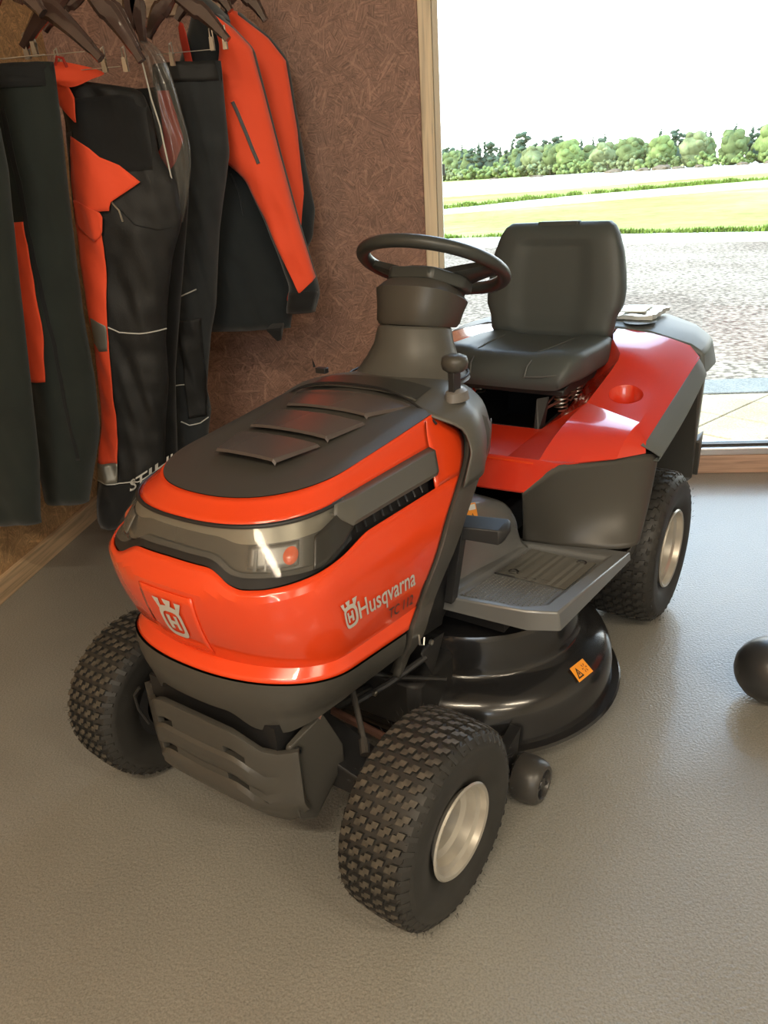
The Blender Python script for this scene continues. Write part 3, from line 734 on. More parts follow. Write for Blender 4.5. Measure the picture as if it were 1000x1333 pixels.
cw = MB(); cw.grid(G_)
cowl = cw.build('dash_cowl', M_trim, TR, angle=60, solid=.003)
MB().hull([(x, y, z) for x in (.66, .90) for y in (-.12, .12) for z in (.60, .80)]).build('dash_core', M_pit, TR, smooth=False)
def ell(cx, cz, rx, ry, n=32, tilt=0, p=1.0):
    out = []
    for k in range(n):
        a = 2*math.pi*k/n; c, s_ = math.cos(a), math.sin(a)
        x = rx*math.copysign(abs(c)**p, c); y = ry*math.copysign(abs(s_)**p, s_)
        out.append((cx + x, y, cz + x*tilt))
    return out
mb = MB()
mb.loft([ell(.612, .838, .130, .150), ell(.604, .853, .112, .132), ell(.592, .885, .094, .112), ell(.582, .915, .086, .096), ell(.574, .945, .082, .088, tilt=.15), ell(.573, .952, .076, .082, tilt=.15)])
mb.build('steering_column', M_trim, TR, angle=50)
mb = MB()
mb.loft([ell(.560, .948, .083, .086, tilt=.2, p=.8), ell(.556, .957, .090, .092, tilt=.2, p=.8), ell(.545, .985, .090, .096, tilt=.3, p=.8), ell(.535, 1.012, .090, .102, tilt=.4, p=.75), ell(.525, 1.030, .070, .085, tilt=.45, p=.75)])
mb.build('column_head', M_dark, TR, angle=45)
MB().tube(ell(.6125, .8475, .127, .146), .003, 6, closed=True).build('column_base_seam', M_pit, TR)
# steering wheel
tw = math.radians(25); WC = Vector((.480, 0, 1.072)); ex = Vector((math.cos(tw), 0, math.sin(tw))); ey = Vector((0, 1, 0)); ez = ex.cross(ey)
Wp = lambda a, b, c=0: WC + ex*a + ey*b + ez*c
R_ = .168
M_wheel = mat('steering_wheel_plastic', (.045,.050,.048), .36, bump=(500,.3,.0005))
rim = MB(); rim.tube([Wp(R_*math.cos(a), R_*math.sin(a)) for a in np.linspace(0, 2*math.pi, 64, endpoint=False)], .0165, 14, closed=True, flat=.9)
sw = rim.build('steering_wheel', M_wheel, TR, angle=60)
for a0 in (90, -90, 180):
    a0r = math.radians(a0); dirv = Vector((math.cos(a0r), math.sin(a0r))); nr = Vector((-dirv.y, dirv.x)); rows = []
    for t in np.linspace(0, 1, 9):
        rr = lerp(.035, R_-.004, t); wdt = lerp(.052, .024, t**.8) + (.014*max(0, t-.85)/.15); dz = lerp(-.040, 0, t**.8); th = lerp(.016, .009, t)
        sweep = .02*t*(1-t)
        c = dirv*rr; rows.append([Wp(c.x + nr.x*k*wdt, c.y + nr.y*k*wdt, dz + h*th) for k, h in ((-1,-.3),(-.8,1),(0,1.15),(.8,1),(1,-.3),(.8,-1),(0,-1.1),(-.8,-1))])
    mb = MB(); mb.loft(rows); mb.build('spoke', M_wheel, sw, angle=50)
mb = MB(); mb.loft([[Wp(r*math.cos(a), r*1.12*math.sin(a), h) for a in np.linspace(0, 2*math.pi, 28, endpoint=False)] for r, h in ((.065,-.075),(.078,-.060),(.080,-.040),(.072,-.022),(.050,-.016))])
mb.build('hub', M_wheel, sw, angle=40)
mb = MB(); mb.hull([Wp(a, b, c) for a, b in ((.095,-.055),(.095,.055),(-.03,-.10),(-.03,.10),(.02,.105),(.02,-.105)) for c in (-.058, -.030)])
mb.build('hub_shroud', M_wheel, sw, bevel=.008, angle=50)
# throttle lever on the left of the dash, small choke lever on the right
lv = MB(); lv.hull([(x, y, z) for x in (.735, .765) for y in (.196, .210) for z in (.850, .905)]).build('throttle_lever', M_black, TR, bevel=.004)
lv = bpy.data.objects['throttle_lever']
MB().loft([[(.748 + .030*sc_*math.cos(a)*1.0, .203 + .030*sc_*math.sin(a), h) for a in np.linspace(0, 2*math.pi, 16, endpoint=False)] for sc_, h in ((.55,.898),(.85,.904),(.95,.916),(.85,.928),(.45,.933))]).build('knob', M_dark, lv, angle=60)
MB().loft([ell(.742, .838, .034, .024), ell(.742, .856, .030, .020), ell(.742, .862, .018, .012)]).build('lever_boot', mat('boot_plastic', (.16,.15,.14), .4), lv).location = (0, .203, 0)
lv2 = MB().hull([(x, y, z) for x in (.70, .715) for y in (-.195, -.165) for z in (.855, .868)]).build('choke_lever', M_black, TR, bevel=.002)
MB().hull([(.715, -.200, .868), (.720, -.196, .893), (.705, -.20, .868), (.710, -.204, .868)]).build('tab', M_black, lv2)

# --- front guard
def guard_x(y, z): return 1.372 - .55*max(0, abs(y)-.10)**1.25*1.6 - .035*max(0, (.24-z)/.06)
gy = [0, .04, .064, .068, .09, .112, .117, .14, .165, .185, .198]
def gtop(y): return smoothed([(0, .392), (.10, .392), (.125, .372), (.15, .350), (.185, .355), (.2, .36)], abs(y), .006)
def gbot(y): return smoothed([(0, .190), (.10, .200), (.125, .170), (.15, .160), (.175, .20), (.2, .225)], abs(y), .006)
ys = sorted(set([-y for y in gy] + gy)); zt = [0, .08, .16, .22, .27, .34, .39, .395, .485, .49, .55, .60, .66, .70, .705, .795, .80, .88, 1]
def gz(y, t): return lerp(gbot(y), gtop(y), t)
mb = MB(); slots = ((.285, .375), (.56, .655))
Vv = []; idx = {}
for i, y in enumerate(ys):
    for j, t in enumerate(zt):
        z = gz(y, t); rib = .006*(1 if (.20 < t < .36 or .53 < t < .67) else 0)*(1 if abs(y) < .125 else 0)
        idx[i, j] = len(Vv); Vv.append((guard_x(y, z) + rib, y, z))
F = []
for i in range(len(ys)-1):
    for j in range(len(zt)-1):
        ym = (ys[i]+ys[i+1])/2; tm = (zt[j]+zt[j+1])/2
        if .068 < abs(ym) < .112 and (.395 < tm < .485 or .705 < tm < .795): continue
        F.append((idx[i, j], idx[i+1, j], idx[i+1, j+1], idx[i, j+1]))
mb.add(Vv, F)
guard = mb.build('front_guard', M_dark, TR, angle=40, solid=.012, off=1, bevel=.003)
for sg in (-1, 1):
    MB().hull([(1.335, sg*.185, .36), (1.335, sg*.185, .19), (1.26, sg*.205, .39), (1.225, sg*.215, .30), (1.225, sg*.215, .26), (1.30, sg*.195, .17), (1.335, sg*.175, .36), (1.26, sg*.19, .39), (1.225, sg*.20, .30), (1.225, sg*.20, .26), (1.30, sg*.18, .17)]).build('side_wing', M_dark, guard, bevel=.004)
    MB().lathe([(0, .001), (0, .009), (.006, .009), (.007, .004)], 12, (1.325, sg*.192 - (.007 if sg < 0 else 0), .35)).build('bolt', M_black, guard)
MB().hull([(x, y, z) for x in (1.22, 1.345) for y in (-.165, .165) for z in (.27, .40)]).build('guard_backing', M_pit, guard)
MB().tube([(1.36, -.185, .37), (1.365, -.20, .35), (1.36, -.205, .31), (1.35, -.195, .27)], .003, 6).build('guard_wire', M_black, guard)

# --- chassis, engine mass, axle
MB().box(-.30, 1.26, -.13, -.10, .33, .42).box(-.30, 1.26, .10, .13, .33, .42).build('chassis_rail', M_pit, TR, smooth=False, bevel=.004)
MB().hull([(x, y, z) for x in (.80, 1.22) for y in (-.17, .17) for z in (.36, .62)]).build('engine_block', M_pit, TR, smooth=False, bevel=.01)
MB().lathe([(0, .001), (0, .05), (.20, .05), (.20, .001)], 24, (1.05, -.10, .34)).build('muffler', M_pit, TR)
MB().hull([(1.16, -.30, .235), (1.24, -.30, .235), (1.16, .30, .235), (1.24, .30, .235), (1.15, 0, .33), (1.25, 0, .33), (1.15, -.31, .20), (1.24, .31, .20), (1.24, -.31, .20), (1.15, .31, .20)]).build('front_axle', M_pit, TR, bevel=.006)
MB().tube([(1.10, -.27, .22), (1.09, 0, .24), (1.10, .27, .22)], .009, 8).build('tie_rod', M_copper, TR)
MB().tube([(1.13, .17, .355), (1.20, .245, .305)], .006, 10).tube([(1.20, .245, .305), (1.22, .262, .292)], .010, 10).build('steering_link', mat('dull_steel', (.12,.11,.10), .4, metal=.7), TR)
MB().tube([(1.26, .10, .42), (1.28, .17, .40), (1.26, .20, .385)], .009, 8).build('cable_end', M_copper, TR)
for p in ((1.215, .205, .41), (.98, .262, .40), (1.10, .20, .33)):
    MB().lathe([(0, .001), (0, .006), (.006, .006), (.007, .001)], 6, p).build('bolt', M_steel, TR)
MB().tube([(1.02, .262, .44), (1.03, .27, .425), (1.02, .272, .418), (1.01, .268, .43)], .0022, 6).build('bonnet_hook', M_steel, TR)

# --- wheels
def tyre_profile(R, w, rr):
    h = w/2
    return [(h*.80, rr+.004), (h*.88, rr+.012), (h*.97, lerp(rr, R, .32)), (h*1.0, lerp(rr, R, .50)), (h*.985, lerp(rr, R, .66)), (h*.99, lerp(rr, R, .70)), (h*.95, lerp(rr, R, .80)), (h*.86, R*.962), (h*.70, R*.985), (h*.45, R*.994), (h*.2, R*.998), (0, R)]
def make_wheel(name, c, R, w, rr, rot=0, nrow=40, ncol=5, side=1, seed=0):
    rnd = random.Random(seed)
    e = empty(name, c); e.parent = TR; e.rotation_euler = (0, 0, rot)
    prof = tyre_profile(R - .006, w, rr); full = [(y, r) for y, r in prof] + [(-y, r) for y, r in reversed(prof[:-1])]
    mb = MB(); mb.lathe(full + [(-w*.38, rr-.008), (w*.38, rr-.008)], 72, closed=True)
    # tread lugs
    def radial(y):
        a = abs(y); pp = sorted([(yy, r) for yy, r in prof if r > R*.8], key=lambda q: q[0]); return pl(pp, a)
    def lug(th, y, sz, mir):
        z = [(-.5,-.5),(.15,-.5),(.15,-.12),(.5,-.12),(.5,.5),(-.15,.5),(-.15,.12),(-.5,.12)]
        top = []; bot = []
        for (a, b) in z:
            b2 = b*mir; yy = y + a*sz[0] + b2*sz[0]*.18; tt = th + b*sz[1]/R + a*.10*sz[1]/R*mir
            r0 = radial(yy); 
            top.append((r0 + .0065, yy, tt)); bot.append((r0 - .003, yy, tt))
        top = [(r*math.cos(t), yy, r*math.sin(t)) for r, yy, t in top]; bot = [(r*math.cos(t), yy, r*math.sin(t)) for r, yy, t in bot]
        n = 8; o = len(mb.v); mb.v += top + bot
        for f in ((0,1,2,7),(2,3,4,5),(2,5,6,7)): mb.f.append(tuple(i+o for i in f)); mb.mi.append(1)
        for i in range(n): mb.f.append((o+i, o+(i+1) % n, o+n+(i+1) % n, o+n+i)); mb.mi.append(0)
    pitch = 2*math.pi/nrow
    for k in range(nrow):
        for j in range(ncol):
            y = (j - (ncol-1)/2)*w*.80/ncol; lug(k*pitch + j*.06*pitch, y, (w*.80/ncol*.78, 2*math.pi*R/nrow*.66), 1)
        for sg in (-1, 1):   # shoulder bars
            th = (k + .3*sg)*pitch; pts = []
            for (yy, dr, dt) in ((.40,.005,-.18),(.40,.005,.22),(.485,.004,.30),(.485,.004,-.02)):
                y_ = sg*w*yy; r = radial(min(abs(y_), w*.48)) + dr; pts.append((r*math.cos(th+dt*pitch), y_, r*math.sin(th+dt*pitch)))
            pin = [(p[0]*.965, p[1]*.98, p[2]*.965) for p in pts]; o = len(mb.v); mb.v += pts + pin
            for f in ((0,1,2,3),(0,1,5,4),(1,2,6,5),(2,3,7,6),(3,0,4,7)): mb.f.append(tuple(i+o for i in f)); mb.mi.append(0)
    for k in range(320):     # moulding whiskers
        th = rnd.random()*6.283; y = rnd.choice((-.49,.49,.42,-.42,.2,-.3))*w; r = radial(min(abs(y), w*.48)) if abs(y) < w*.45 else R*.93
        L_ = rnd.uniform(.006, .014); d = Vector((math.cos(th), rnd.uniform(-.5,.5) + (1 if y > w*.45 else -1 if y < -w*.45 else 0)*.5, math.sin(th))).normalized()
        p = Vector((r*math.cos(th), y, r*math.sin(th))); q = p + d*L_; s_ = Vector((0, .0009, 0)); s2 = Vector((-math.sin(th), 0, math.cos(th)))*.0009
        mb.add([p-s_, p+s_, q+s2*.3, p+s2], [(0,1,2),(1,3,2),(3,0,2)])
    mb.build('tyre', [M_rubber, M_lug if R < .2 else mat('clean_tyre_lug', (.034,.033,.031), .5, bump=(300,.3,.0006))], e, angle=40, weld=False)
    h = w/2
    rp = [(h*.93, rr+.004), (h*.97, rr+.001), (h*.95, rr-.005), (h*.80, rr-.007), (h*.74, rr-.016), (h*.50, rr-.019), (h*.42, rr-.030), (h*.10, rr-.034), (h*.02, rr-.042), (h*.0, .042), (h*.10, .036), (h*.12, .02), (h*.12, .001)]
    mb = MB(); mb.lathe(rp if side > 0 else [(-y, r) for y, r in rp], 64)
    MB().lathe([(-h*.9*side, rr+.003), (-h*.9*side, rr-.02), (h*.0, rr-.045), (-h*.4*side, .05), (-h*1.0*side, .045), (-h*1.0*side, .001)], 48).build('hub_back', M_pit, e)
    mb.build('rim', M_rim, e, angle=30)
    mb = MB(); mb.lathe([(side*h*.10, .001), (side*h*.10, .026), (side*h*.26, .024), (side*h*.30, .018), (side*h*.30, .001)], 20); mb.build('hub_cap', M_black, e)
    mb = MB(); mb.tube([(-.045*1, side*h*.10, rr-.038), (-.047, side*h*.5, rr-.040)], .0045, 8).tube([(-.047, side*h*.5, rr-.040), (-.0475, side*h*.62, rr-.0405)], .0055, 8); mb.build('valve_stem', M_black, e)
    return e
make_wheel('front_wheel', (1.1986, .3818, .19), .19, .155, .087, math.radians(-3.5), 44, 5, 1, 1)
make_wheel('front_wheel', (1.1986, -.3818, .19), .19, .155, .087, math.radians(-3.5), 44, 5, -1, 2)
make_wheel('rear_wheel', (0, .388, .228), .228, .215, .113, 0, 42, 6, 1, 3)
make_wheel('rear_wheel', (0, -.388, .228), .228, .215, .113, 0, 42, 6, -1, 4)
MB().tube([(0, -.30, .228), (0, .30, .228)], .03, 14).box(-.12, .12, -.13, .13, .14, .34).build('rear_axle', M_pit, TR, bevel=.01)

# --- tunnel and footplates
T_ = [(.88,.13,.60,.19,.40), (.80,.145,.585,.205,.405), (.70,.155,.572,.205,.395), (.60,.175,.552,.21,.385), (.52,.185,.525,.213,.375), (.475,.19,.500,.213,.370), (.44,.19,.46,.213,.368)]
rows = []
for (x, yt, zt_, yb, zb) in T_:
    half = [(yb+.02, zb), (yb, zb+.015), (lerp(yb, yt, .5), lerp(zb, zt_, .5)), (yt+.012, zt_-.045), (yt+.004, zt_-.015), (yt-.018, zt_-.002), (yt*.5, zt_+.004), (0, zt_+.005)]
    rows.append([(x, y, z) for y, z in half] + [(x, -y, z) for y, z in reversed(half[:-1])])
rows = [resamp(r, 3) for r in rows]; rows = list(zip(*[resamp(list(c), 3) for c in zip(*rows)]))
MB().grid(rows).build('tunnel', M_foot, TR, angle=60, solid=.003)
for sg in (1, -1):
    f = lambda p: (p[0], sg*p[1], p[2])
    out = [(.861,.185,.432), (.828,.400,.432), (.800,.462,.430), (.354,.472,.372), (.40,.185,.370)]
    inn = [(.835,.225,.430), (.812,.385,.430), (.775,.428,.428), (.400,.438,.374), (.425,.225,.372)]
    zf = lambda x: lerp(.362, .413, (x-.425)/(.805-.425))
    flo = [(x_, y_, zf(x_)) for x_, y_ in ((.815,.235), (.797,.378), (.760,.415), (.415,.425), (.435,.235))]
    low = [(.855,.185,.385), (.826,.404,.385), (.796,.466,.385), (.350,.474,.350), (.39,.185,.345)]
    low[0] = (.858,.185,.400)
    mb = MB(); mb.grid([[f(p) for p in r] for r in (low, out, inn, flo)], cv=True)
    mb.add([f(p) for p in flo], [(0,1,2,3,4)])
    fp = mb.build('footplate', M_foot, TR, angle=30, bevel=.005)
    # grip pattern
    mb = MB()
    for a in range(17):
        for b in range(17):
            x = .655 + a*.0088; y = .245 + b*.0098
            if x > .80 - .04*max(0, (y-.37)/.05): continue
            z = zf(x); r = .0026; mb.add([f((x-r, y, z)), f((x, y-r, z)), f((x+r, y, z)), f((x, y+r, z)), f((x, y, z+.0025))], [(0,1,4),(1,2,4),(2,3,4),(3,0,4)])
    o = mb.build('grip_studs', M_dark, fp, smooth=False, weld=False); o['kind'] = 'stuff'
    mb = MB()
    for a in range(24):
        x = .445 + a*.0085; pts = []
        for b in range(19):
            y = .245 + b*.0095; pts.append(f((x + .0008*math.sin(b*2.6), y, zf(x)+.002)))
        mb.tube(pts, .0024, 4)
    for a in range(20):
        y = .24 + a*.0085; mb.tube([f((.802, y, .4135)), f((.815, y, .4175))], .0022, 4)
    o = mb.build('grip_ribs', M_trim, fp, smooth=False, weld=False); o['kind'] = 'stuff'
    MB().tube([f((.645, .24, zf(.645)+.001)), f((.640, .30, zf(.64)+.001)), f((.620, .345, zf(.62)+.001)), f((.622, .41, zf(.62)+.001))], .0028, 5).build('mat_seam', M_black, fp)
    for (x, y) in ((.615, .275), (.46, .385)):
        MB().lathe([(0, .013), (.003, .013), (.003, .009), (.001, .008), (.001, .001)], 20, f((x, y, zf(x)+.001)), 'z').build('drain_ring', M_black, fp)
    mb = MB(); mb.box(.40, .78, min(sg*.14, sg*.33), max(sg*.14, sg*.33), .33, .356); mb.build('footplate_support', M_pit, TR, smooth=False)
# pedal on the left plate, sticker on the tunnel
pd = MB(); pd.hull([(.845,.232,.425), (.870,.232,.425), (.845,.250,.425), (.870,.250,.425), (.800,.235,.585), (.825,.235,.585), (.80,.256,.585), (.825,.256,.585)])
pd = pd.build('pedal', M_black, TR, bevel=.004)
MB().hull([(.785,.225,.600), (.835,.225,.592), (.785,.225,.578), (.835,.225,.565), (.745,.330,.592), (.795,.330,.584), (.745,.330,.565), (.795,.330,.550), (.775,.340,.577)]).build('pedal_pad', M_black, pd, bevel=.006)
def quad_sticker(name, P4, out, parent, off):
    """P4: four 3D corners (bottom-left, bottom-right, top-right, top-left)"""
    P4 = [Vector(p) for p in P4]; n = (P4[1]-P4[0]).cross(P4[3]-P4[0]).normalized()
    if n.dot(Vector(out)) < 0: n = -n
    f = lambda u, v, h=0: P4[0].lerp(P4[1], u).lerp(P4[3].lerp(P4[2], u), v) + n*(off + h)
    o = MB().add([f(0,0), f(1,0), f(1,1), f(0,1)], [(0,1,2,3)]).build(name, M_sticker, parent, smooth=False, solid=.0006)
    return o, f
s1, f1 = quad_sticker('warning_sticker', [(.742,.188,.520), (.650,.194,.498), (.628,.170,.553), (.706,.163,.572)], (0,1,.5), TR, .012)
MB().add([f1(.02,.02,.0008), f1(.98,.02,.0008), f1(.98,.32,.0008), f1(.02,.32,.0008)], [(0,1,2,3)]).add([f1(.60,.75,.0008), f1(.95,.75,.0008), f1(.95,.95,.0008), f1(.60,.95,.0008)], [(0,1,2,3)]).build('white_patch', M_stickw, s1, smooth=False)
mb = MB()
for (u, v) in ((.15,.5), (.45,.5), (.75,.5)):
    mb.add([f1(u-.10,v-.10,.001), f1(u+.10,v-.10,.001), f1(u,v+.14,.001), f1(u-.055,v-.06,.0012), f1(u+.055,v-.06,.0012), f1(u,v+.07,.0012)], [(0,1,4,3),(1,2,5,4),(2,0,3,5)])
mb.add([f1(.1,.12,.001), f1(.9,.12,.001), f1(.9,.16,.001), f1(.1,.16,.001)], [(0,1,2,3)]); mb.add([f1(.1,.22,.001), f1(.9,.22,.001), f1(.9,.26,.001), f1(.1,.26,.001)], [(0,1,2,3)])
mb.build('pictogram', M_ink, s1, smooth=False)

# --- rear body (fenders)
body = MB(); wh = MB()
def fsym(mb, pts, faces, mi=0):
    for sg in (1, -1):
        mb.add([(p[0], sg*p[1], p[2]) for p in pts], faces, mi)
fender = MB()
def poly3(*P): fender.add([tuple(p) for p in P], [tuple(range(len(P)))])
INN = [(.10,.250,.668), (.01,.253,.694), (-.08,.257,.722), (-.115,.262,.742), (-.14,.258,.756), (-.17,.238,.768), (-.21,.212,.780), (-.26,.195,.787), (-.32,.188,.792)]
OUT = [(.15,.412,.645), (.08,.412,.661), (0,.412,.679), (-.05,.412,.691), (-.09,.412,.700), (-.14,.412,.711), (-.20,.412,.725), (-.26,.412,.739), (-.32,.412,.752)]
BOT = [(.19,.155,.606), (.10,.158,.612), (0,.160,.620), (-.06,.165,.640), (-.10,.168,.655), (-.14,.168,.675), (-.18,.165,.695), (-.24,.160,.715), (-.32,.155,.735)]
FAC = [(.205,.448,.615), (.13,.449,.633), (.05,.450,.653), (-.01,.451,.669), (-.06,.452,.681), (-.10,.453,.691), (-.15,.454,.704), (-.20,.455,.717), (-.26,.456,.731)]
CR = [.0, .002, .004, .006, .007, .008, .008, .009, .010]
for sg in (1, -1):
    g = lambda p: (p[0], sg*p[1], p[2])
    rows = []
    for a, b, c in zip(INN, OUT, CR):
        A_, B_ = Vector(a), Vector(b); rows.append([g(A_.lerp(B_, t) + Vector((0, 0, 4*t*(1-t)*c))) for t in (0, .25, .5, .75, 1)])
    fender.grid(rows); fender.grid([[g(a) for a in INN], [g(a) for a in BOT]]); fender.grid([[g(a) for a in OUT], [g(a) for a in FAC]])
    A0 = (.425,0,.603); S1 = (.42,.165,.603); Bp = (.42,.25,.605); Cp = (.413,.300,.600); Dp = (.517,.252,.556); Ep = (.515,0,.545); H0 = (.19,0,.603); Qp = (.215,.452,.586); BF = (.27,.335,.634)
    for P in ((A0, S1, BOT[0], H0), (S1, Bp, INN[0], BOT[0]), (A0, Ep, Dp, S1), (S1, Dp, Cp, Bp)):
        fender.add([g(p) for p in P], [tuple(range(len(P)))])
    TP = [INN[0], tuple(Vector(INN[0]).lerp(Vector(OUT[0]), .5)), OUT[0], FAC[0]]; BT_ = [Bp, (.375,.335,.597), (.30,.405,.592), Qp]; rows = []
    for t in np.linspace(0, 1, 7):
        rows.append([g(Vector(a).lerp(Vector(b), t) + Vector((.012, 0, .014))*4*t*(1-t)*(1 if k_ < 3 else .2)) for k_, (a, b) in enumerate(zip(TP, BT_))])
    fender.grid(rows); fender.add([g(Bp), g(Cp), g(BT_[1])], [(0,1,2)])
fender = fender.build('rear_fender', M_red, TR, angle=24)
dg = bpy.context.evaluated_depsgraph_get
def bake(o):
    me = bpy.data.meshes.new_from_object(o.evaluated_get(dg())); o.modifiers.clear(); o.data = me
m_ = fender.modifiers.new('thickness', 'SOLIDIFY'); m_.thickness = .005; m_.offset = -1
from mathutils.bvhtree import BVHTree
_bm = bmesh.new(); _bm.from_mesh(fender.data); _bv = BVHTree.FromBMesh(_bm); _bm.free()
def fz(x, y): return _bv.ray_cast(Vector((x, y, 1.0)), Vector((0, 0, -1)))[0].z
cutters = []
for sg in (1, -1):
    cz = fz(.032, sg*.335); c_ = MB().loft([[(.032 + .046*math.cos(a), sg*.335 + .046*math.sin(a), z) for a in np.linspace(0, 2*math.pi, 40, endpoint=False)] for z in (cz-.03, cz+.03)]).build('cup_cutter', M_red)
    b_ = fender.modifiers.new('cut', 'BOOLEAN'); b_.operation = 'DIFFERENCE'; b_.object = c_; c_.matrix_world = Matrix.Translation(TR.location) @ Matrix.Rotation(math.radians(-117.6), 4, 'Z'); cutters.append(c_)
bpy.context.view_layer.update()
bake(fender)
for _p in fender.data.polygons: _p.use_smooth = True
fender.data.set_sharp_from_angle(angle=math.radians(14))
for c_ in cutters: bpy.data.objects.remove(c_)
b_ = fender.modifiers.new('bevel', 'BEVEL'); b_.width = .004; b_.segments = 2; b_.limit_method = 'ANGLE'; b_.angle_limit = math.radians(20); b_.harden_normals = True
# seat well behind the platform
MB().add([(.19,-.15,.606), (.19,.15,.606), (.19,.15,.50), (.19,-.15,.50), (-.24,-.15,.64), (-.24,.15,.64), (-.24,.15,.50), (-.24,-.15,.50)], [(0,1,2,3), (3,2,6,7), (1,5,6,2), (0,4,7,3)]).build('seat_well', M_pit, TR, smooth=False)
MB().add([(-.20,-.20,.64), (-.20,.20,.64), (-.32,.20,.79), (-.32,-.20,.79)], [(0,1,2,3)]).build('seat_well_back', M_red, TR, smooth=False)
# crease line on the front of the platform
MB().tube([(.432,-.24,.598), (.437,0,.598), (.432,.24,.598)], .0035, 6).build('platform_edge', M_orange, TR)
# cup holders let into the fenders
for sg in (1, -1):
    cx, cy = .032, sg*.335; rg = lambda r, dz: [(cx + r*math.cos(a), cy + r*math.sin(a), fz(cx + r*math.cos(a), cy + r*math.sin(a)) + dz) for a in np.linspace(0, 2*math.pi, 40, endpoint=False)]
    rb = [(cx + .042*math.cos(a), cy + .042*math.sin(a), .62) for a in np.linspace(0, 2*math.pi, 40, endpoint=False)]
    MB().grid([rg(.0465, .0004), rg(.0455, -.001), rb], cv=True).add(rb, [tuple(range(40))]).build('cup_holder', M_red, TR, angle=40)
    # grey trim along the wheel arch
    a0, a1 = Vector((.222,.440,.608)), Vector((-.262,.450,.732)); b0, b1 = Vector((.19,.482,.572)), Vector((-.245,.482,.688)); mb = MB()
    rowsT = []
    for t in np.linspace(0, 1, 12):
        pa = a0.lerp(a1, t); pb = b0.lerp(b1, t); bow = .006*math.sin(math.pi*t)
        rowsT.append([(p.x, sg*(p.y + bow), p.z) for p in (pa, pa.lerp(pb, .5) + Vector((0,.003,0)), pb, pb + Vector((0,-.004,-.012)), pb + Vector((0,-.05,-.016)))])
    mb.grid(rowsT); mb.build('arch_trim', M_cap, TR, angle=30, solid=.004, bevel=.003)
    # dark leg shield in front of the rear wheel
    g = lambda p: (p[0], sg*p[1], p[2])
    topc = [(.517,.250,.553), (.465,.275,.578), (.413,.300,.597), (.345,.350,.593), (.28,.400,.589), (.225,.440,.585), (.180,.466,.574), (.158,.466,.562), (.150,.440,.560)]
    midc = [(.455,.225,.455), (.425,.262,.455), (.395,.30,.455), (.355,.35,.455), (.315,.40,.455), (.275,.440,.455), (.232,.464,.455), (.200,.466,.455), (.190,.440,.455)]
    botc = [(.412,.205,.369), (.405,.255,.369), (.398,.30,.370), (.385,.35,.371), (.372,.40,.372), (.352,.445,.373), (.325,.470,.374), (.290,.473,.372), (.265,.445,.370)]
    rows = [resamp([g(p) for p in r], 3) for r in (topc, midc, botc)]; rows = list(zip(*[resamp(list(c), 5) for c in zip(*rows)]))
    MB().grid(rows).build('leg_shield', M_dark, TR, angle=50, solid=.004)
    MB().hull([g(p) for p in ((.345,.470,.376), (.215,.462,.392), (.20,.44,.30), (.30,.44,.29), (.34,.40,.30))]).build('running_board_end', M_dark, TR, bevel=.006)
    # wheel house liner
    mb = MB(); mb.add([g(p) for p in ((.20,.27,.60), (-.30,.27,.70), (-.36,.27,.25), (.24,.27,.30))], [(0,1,2,3)])
    mb.add([g(p) for p in ((.17,.27,.59), (.17,.455,.575), (-.29,.455,.69), (-.29,.27,.70))], [(0,1,2,3)])
    mb.build('wheel_house', M_pit, TR, smooth=False)
    # rear quarter panel behind the wheel
    rq = MB().hull([g(p) for p in ((-.275,.458,.66), (-.30,.455,.60), (-.385,.445,.46), (-.40,.44,.30), (-.44,.42,.27), (-.50,.40,.30), (-.50,.42,.60), (-.45,.44,.70), (-.275,.30,.66), (-.39,.30,.28), (-.50,.30,.30), (-.5,.30,.68))]).build('rear_quarter_panel', M_dark, TR, bevel=.008)
    MB().hull([g(p) for p in ((-.395,.452,.43), (-.42,.455,.40), (-.43,.45,.30), (-.50,.43,.30), (-.50,.44,.44), (-.40,.42,.43), (-.43,.42,.30))]).build('quarter_step', M_dark, rq, bevel=.005)
# grey rear cap
cs = [(-.322, [(.0,.800), (.19,.796), (.275,.790), (.412,.754), (.452,.731), (.462,.668), (.30,.62), (0,.62)]),
      (-.40, [(.0,.806), (.19,.803), (.275,.797), (.405,.765), (.448,.735), (.460,.660), (.30,.61), (0,.61)]),
      (-.52, [(.0,.806), (.19,.803), (.275,.797), (.385,.768), (.432,.735), (.452,.655), (.30,.59), (0,.59)]),
      (-.62, [(.0,.800), (.19,.797), (.265,.790), (.355,.760), (.405,.725), (.428,.655), (.30,.58), (0,.58)]),
      (-.70, [(.0,.780), (.18,.775), (.24,.766), (.31,.738), (.355,.705), (.385,.650), (.28,.57), (0,.57)]),
      (-.75, [(.0,.735), (.16,.730), (.21,.722), (.26,.700), (.30,.675), (.32,.640), (.25,.58), (0,.58)])]
rows = []
for x, pr in cs: rows.append([(x, y, z) for y, z in pr[:-1]] + [(x, 0, pr[-1][1])] + [(x, -y, z) for y, z in reversed(pr[1:-1])])
mb = MB(); mb.loft(rows); cap = mb.build('rear_cap', M_cap, TR, angle=24, bevel=.010, seg=3)
MB().loft([[(x + .06*math.cos(a)*k, .235 + .05*math.sin(a)*k, z) for a in np.linspace(0, 2*math.pi, 24, endpoint=False)] for x, k, z in ((-.395,1,.8045), (-.395,.9,.8035))]).build('handle_recess', M_dark, cap)
MB().hull([(x, y, z) for x, y in ((-.33,.27), (-.66,.24)) for z in (.30, .62)] + [(x, -y, z) for x, y in ((-.33,.27), (-.66,.24)) for z in (.30, .62)]).build('rear_chute', M_pit, TR)

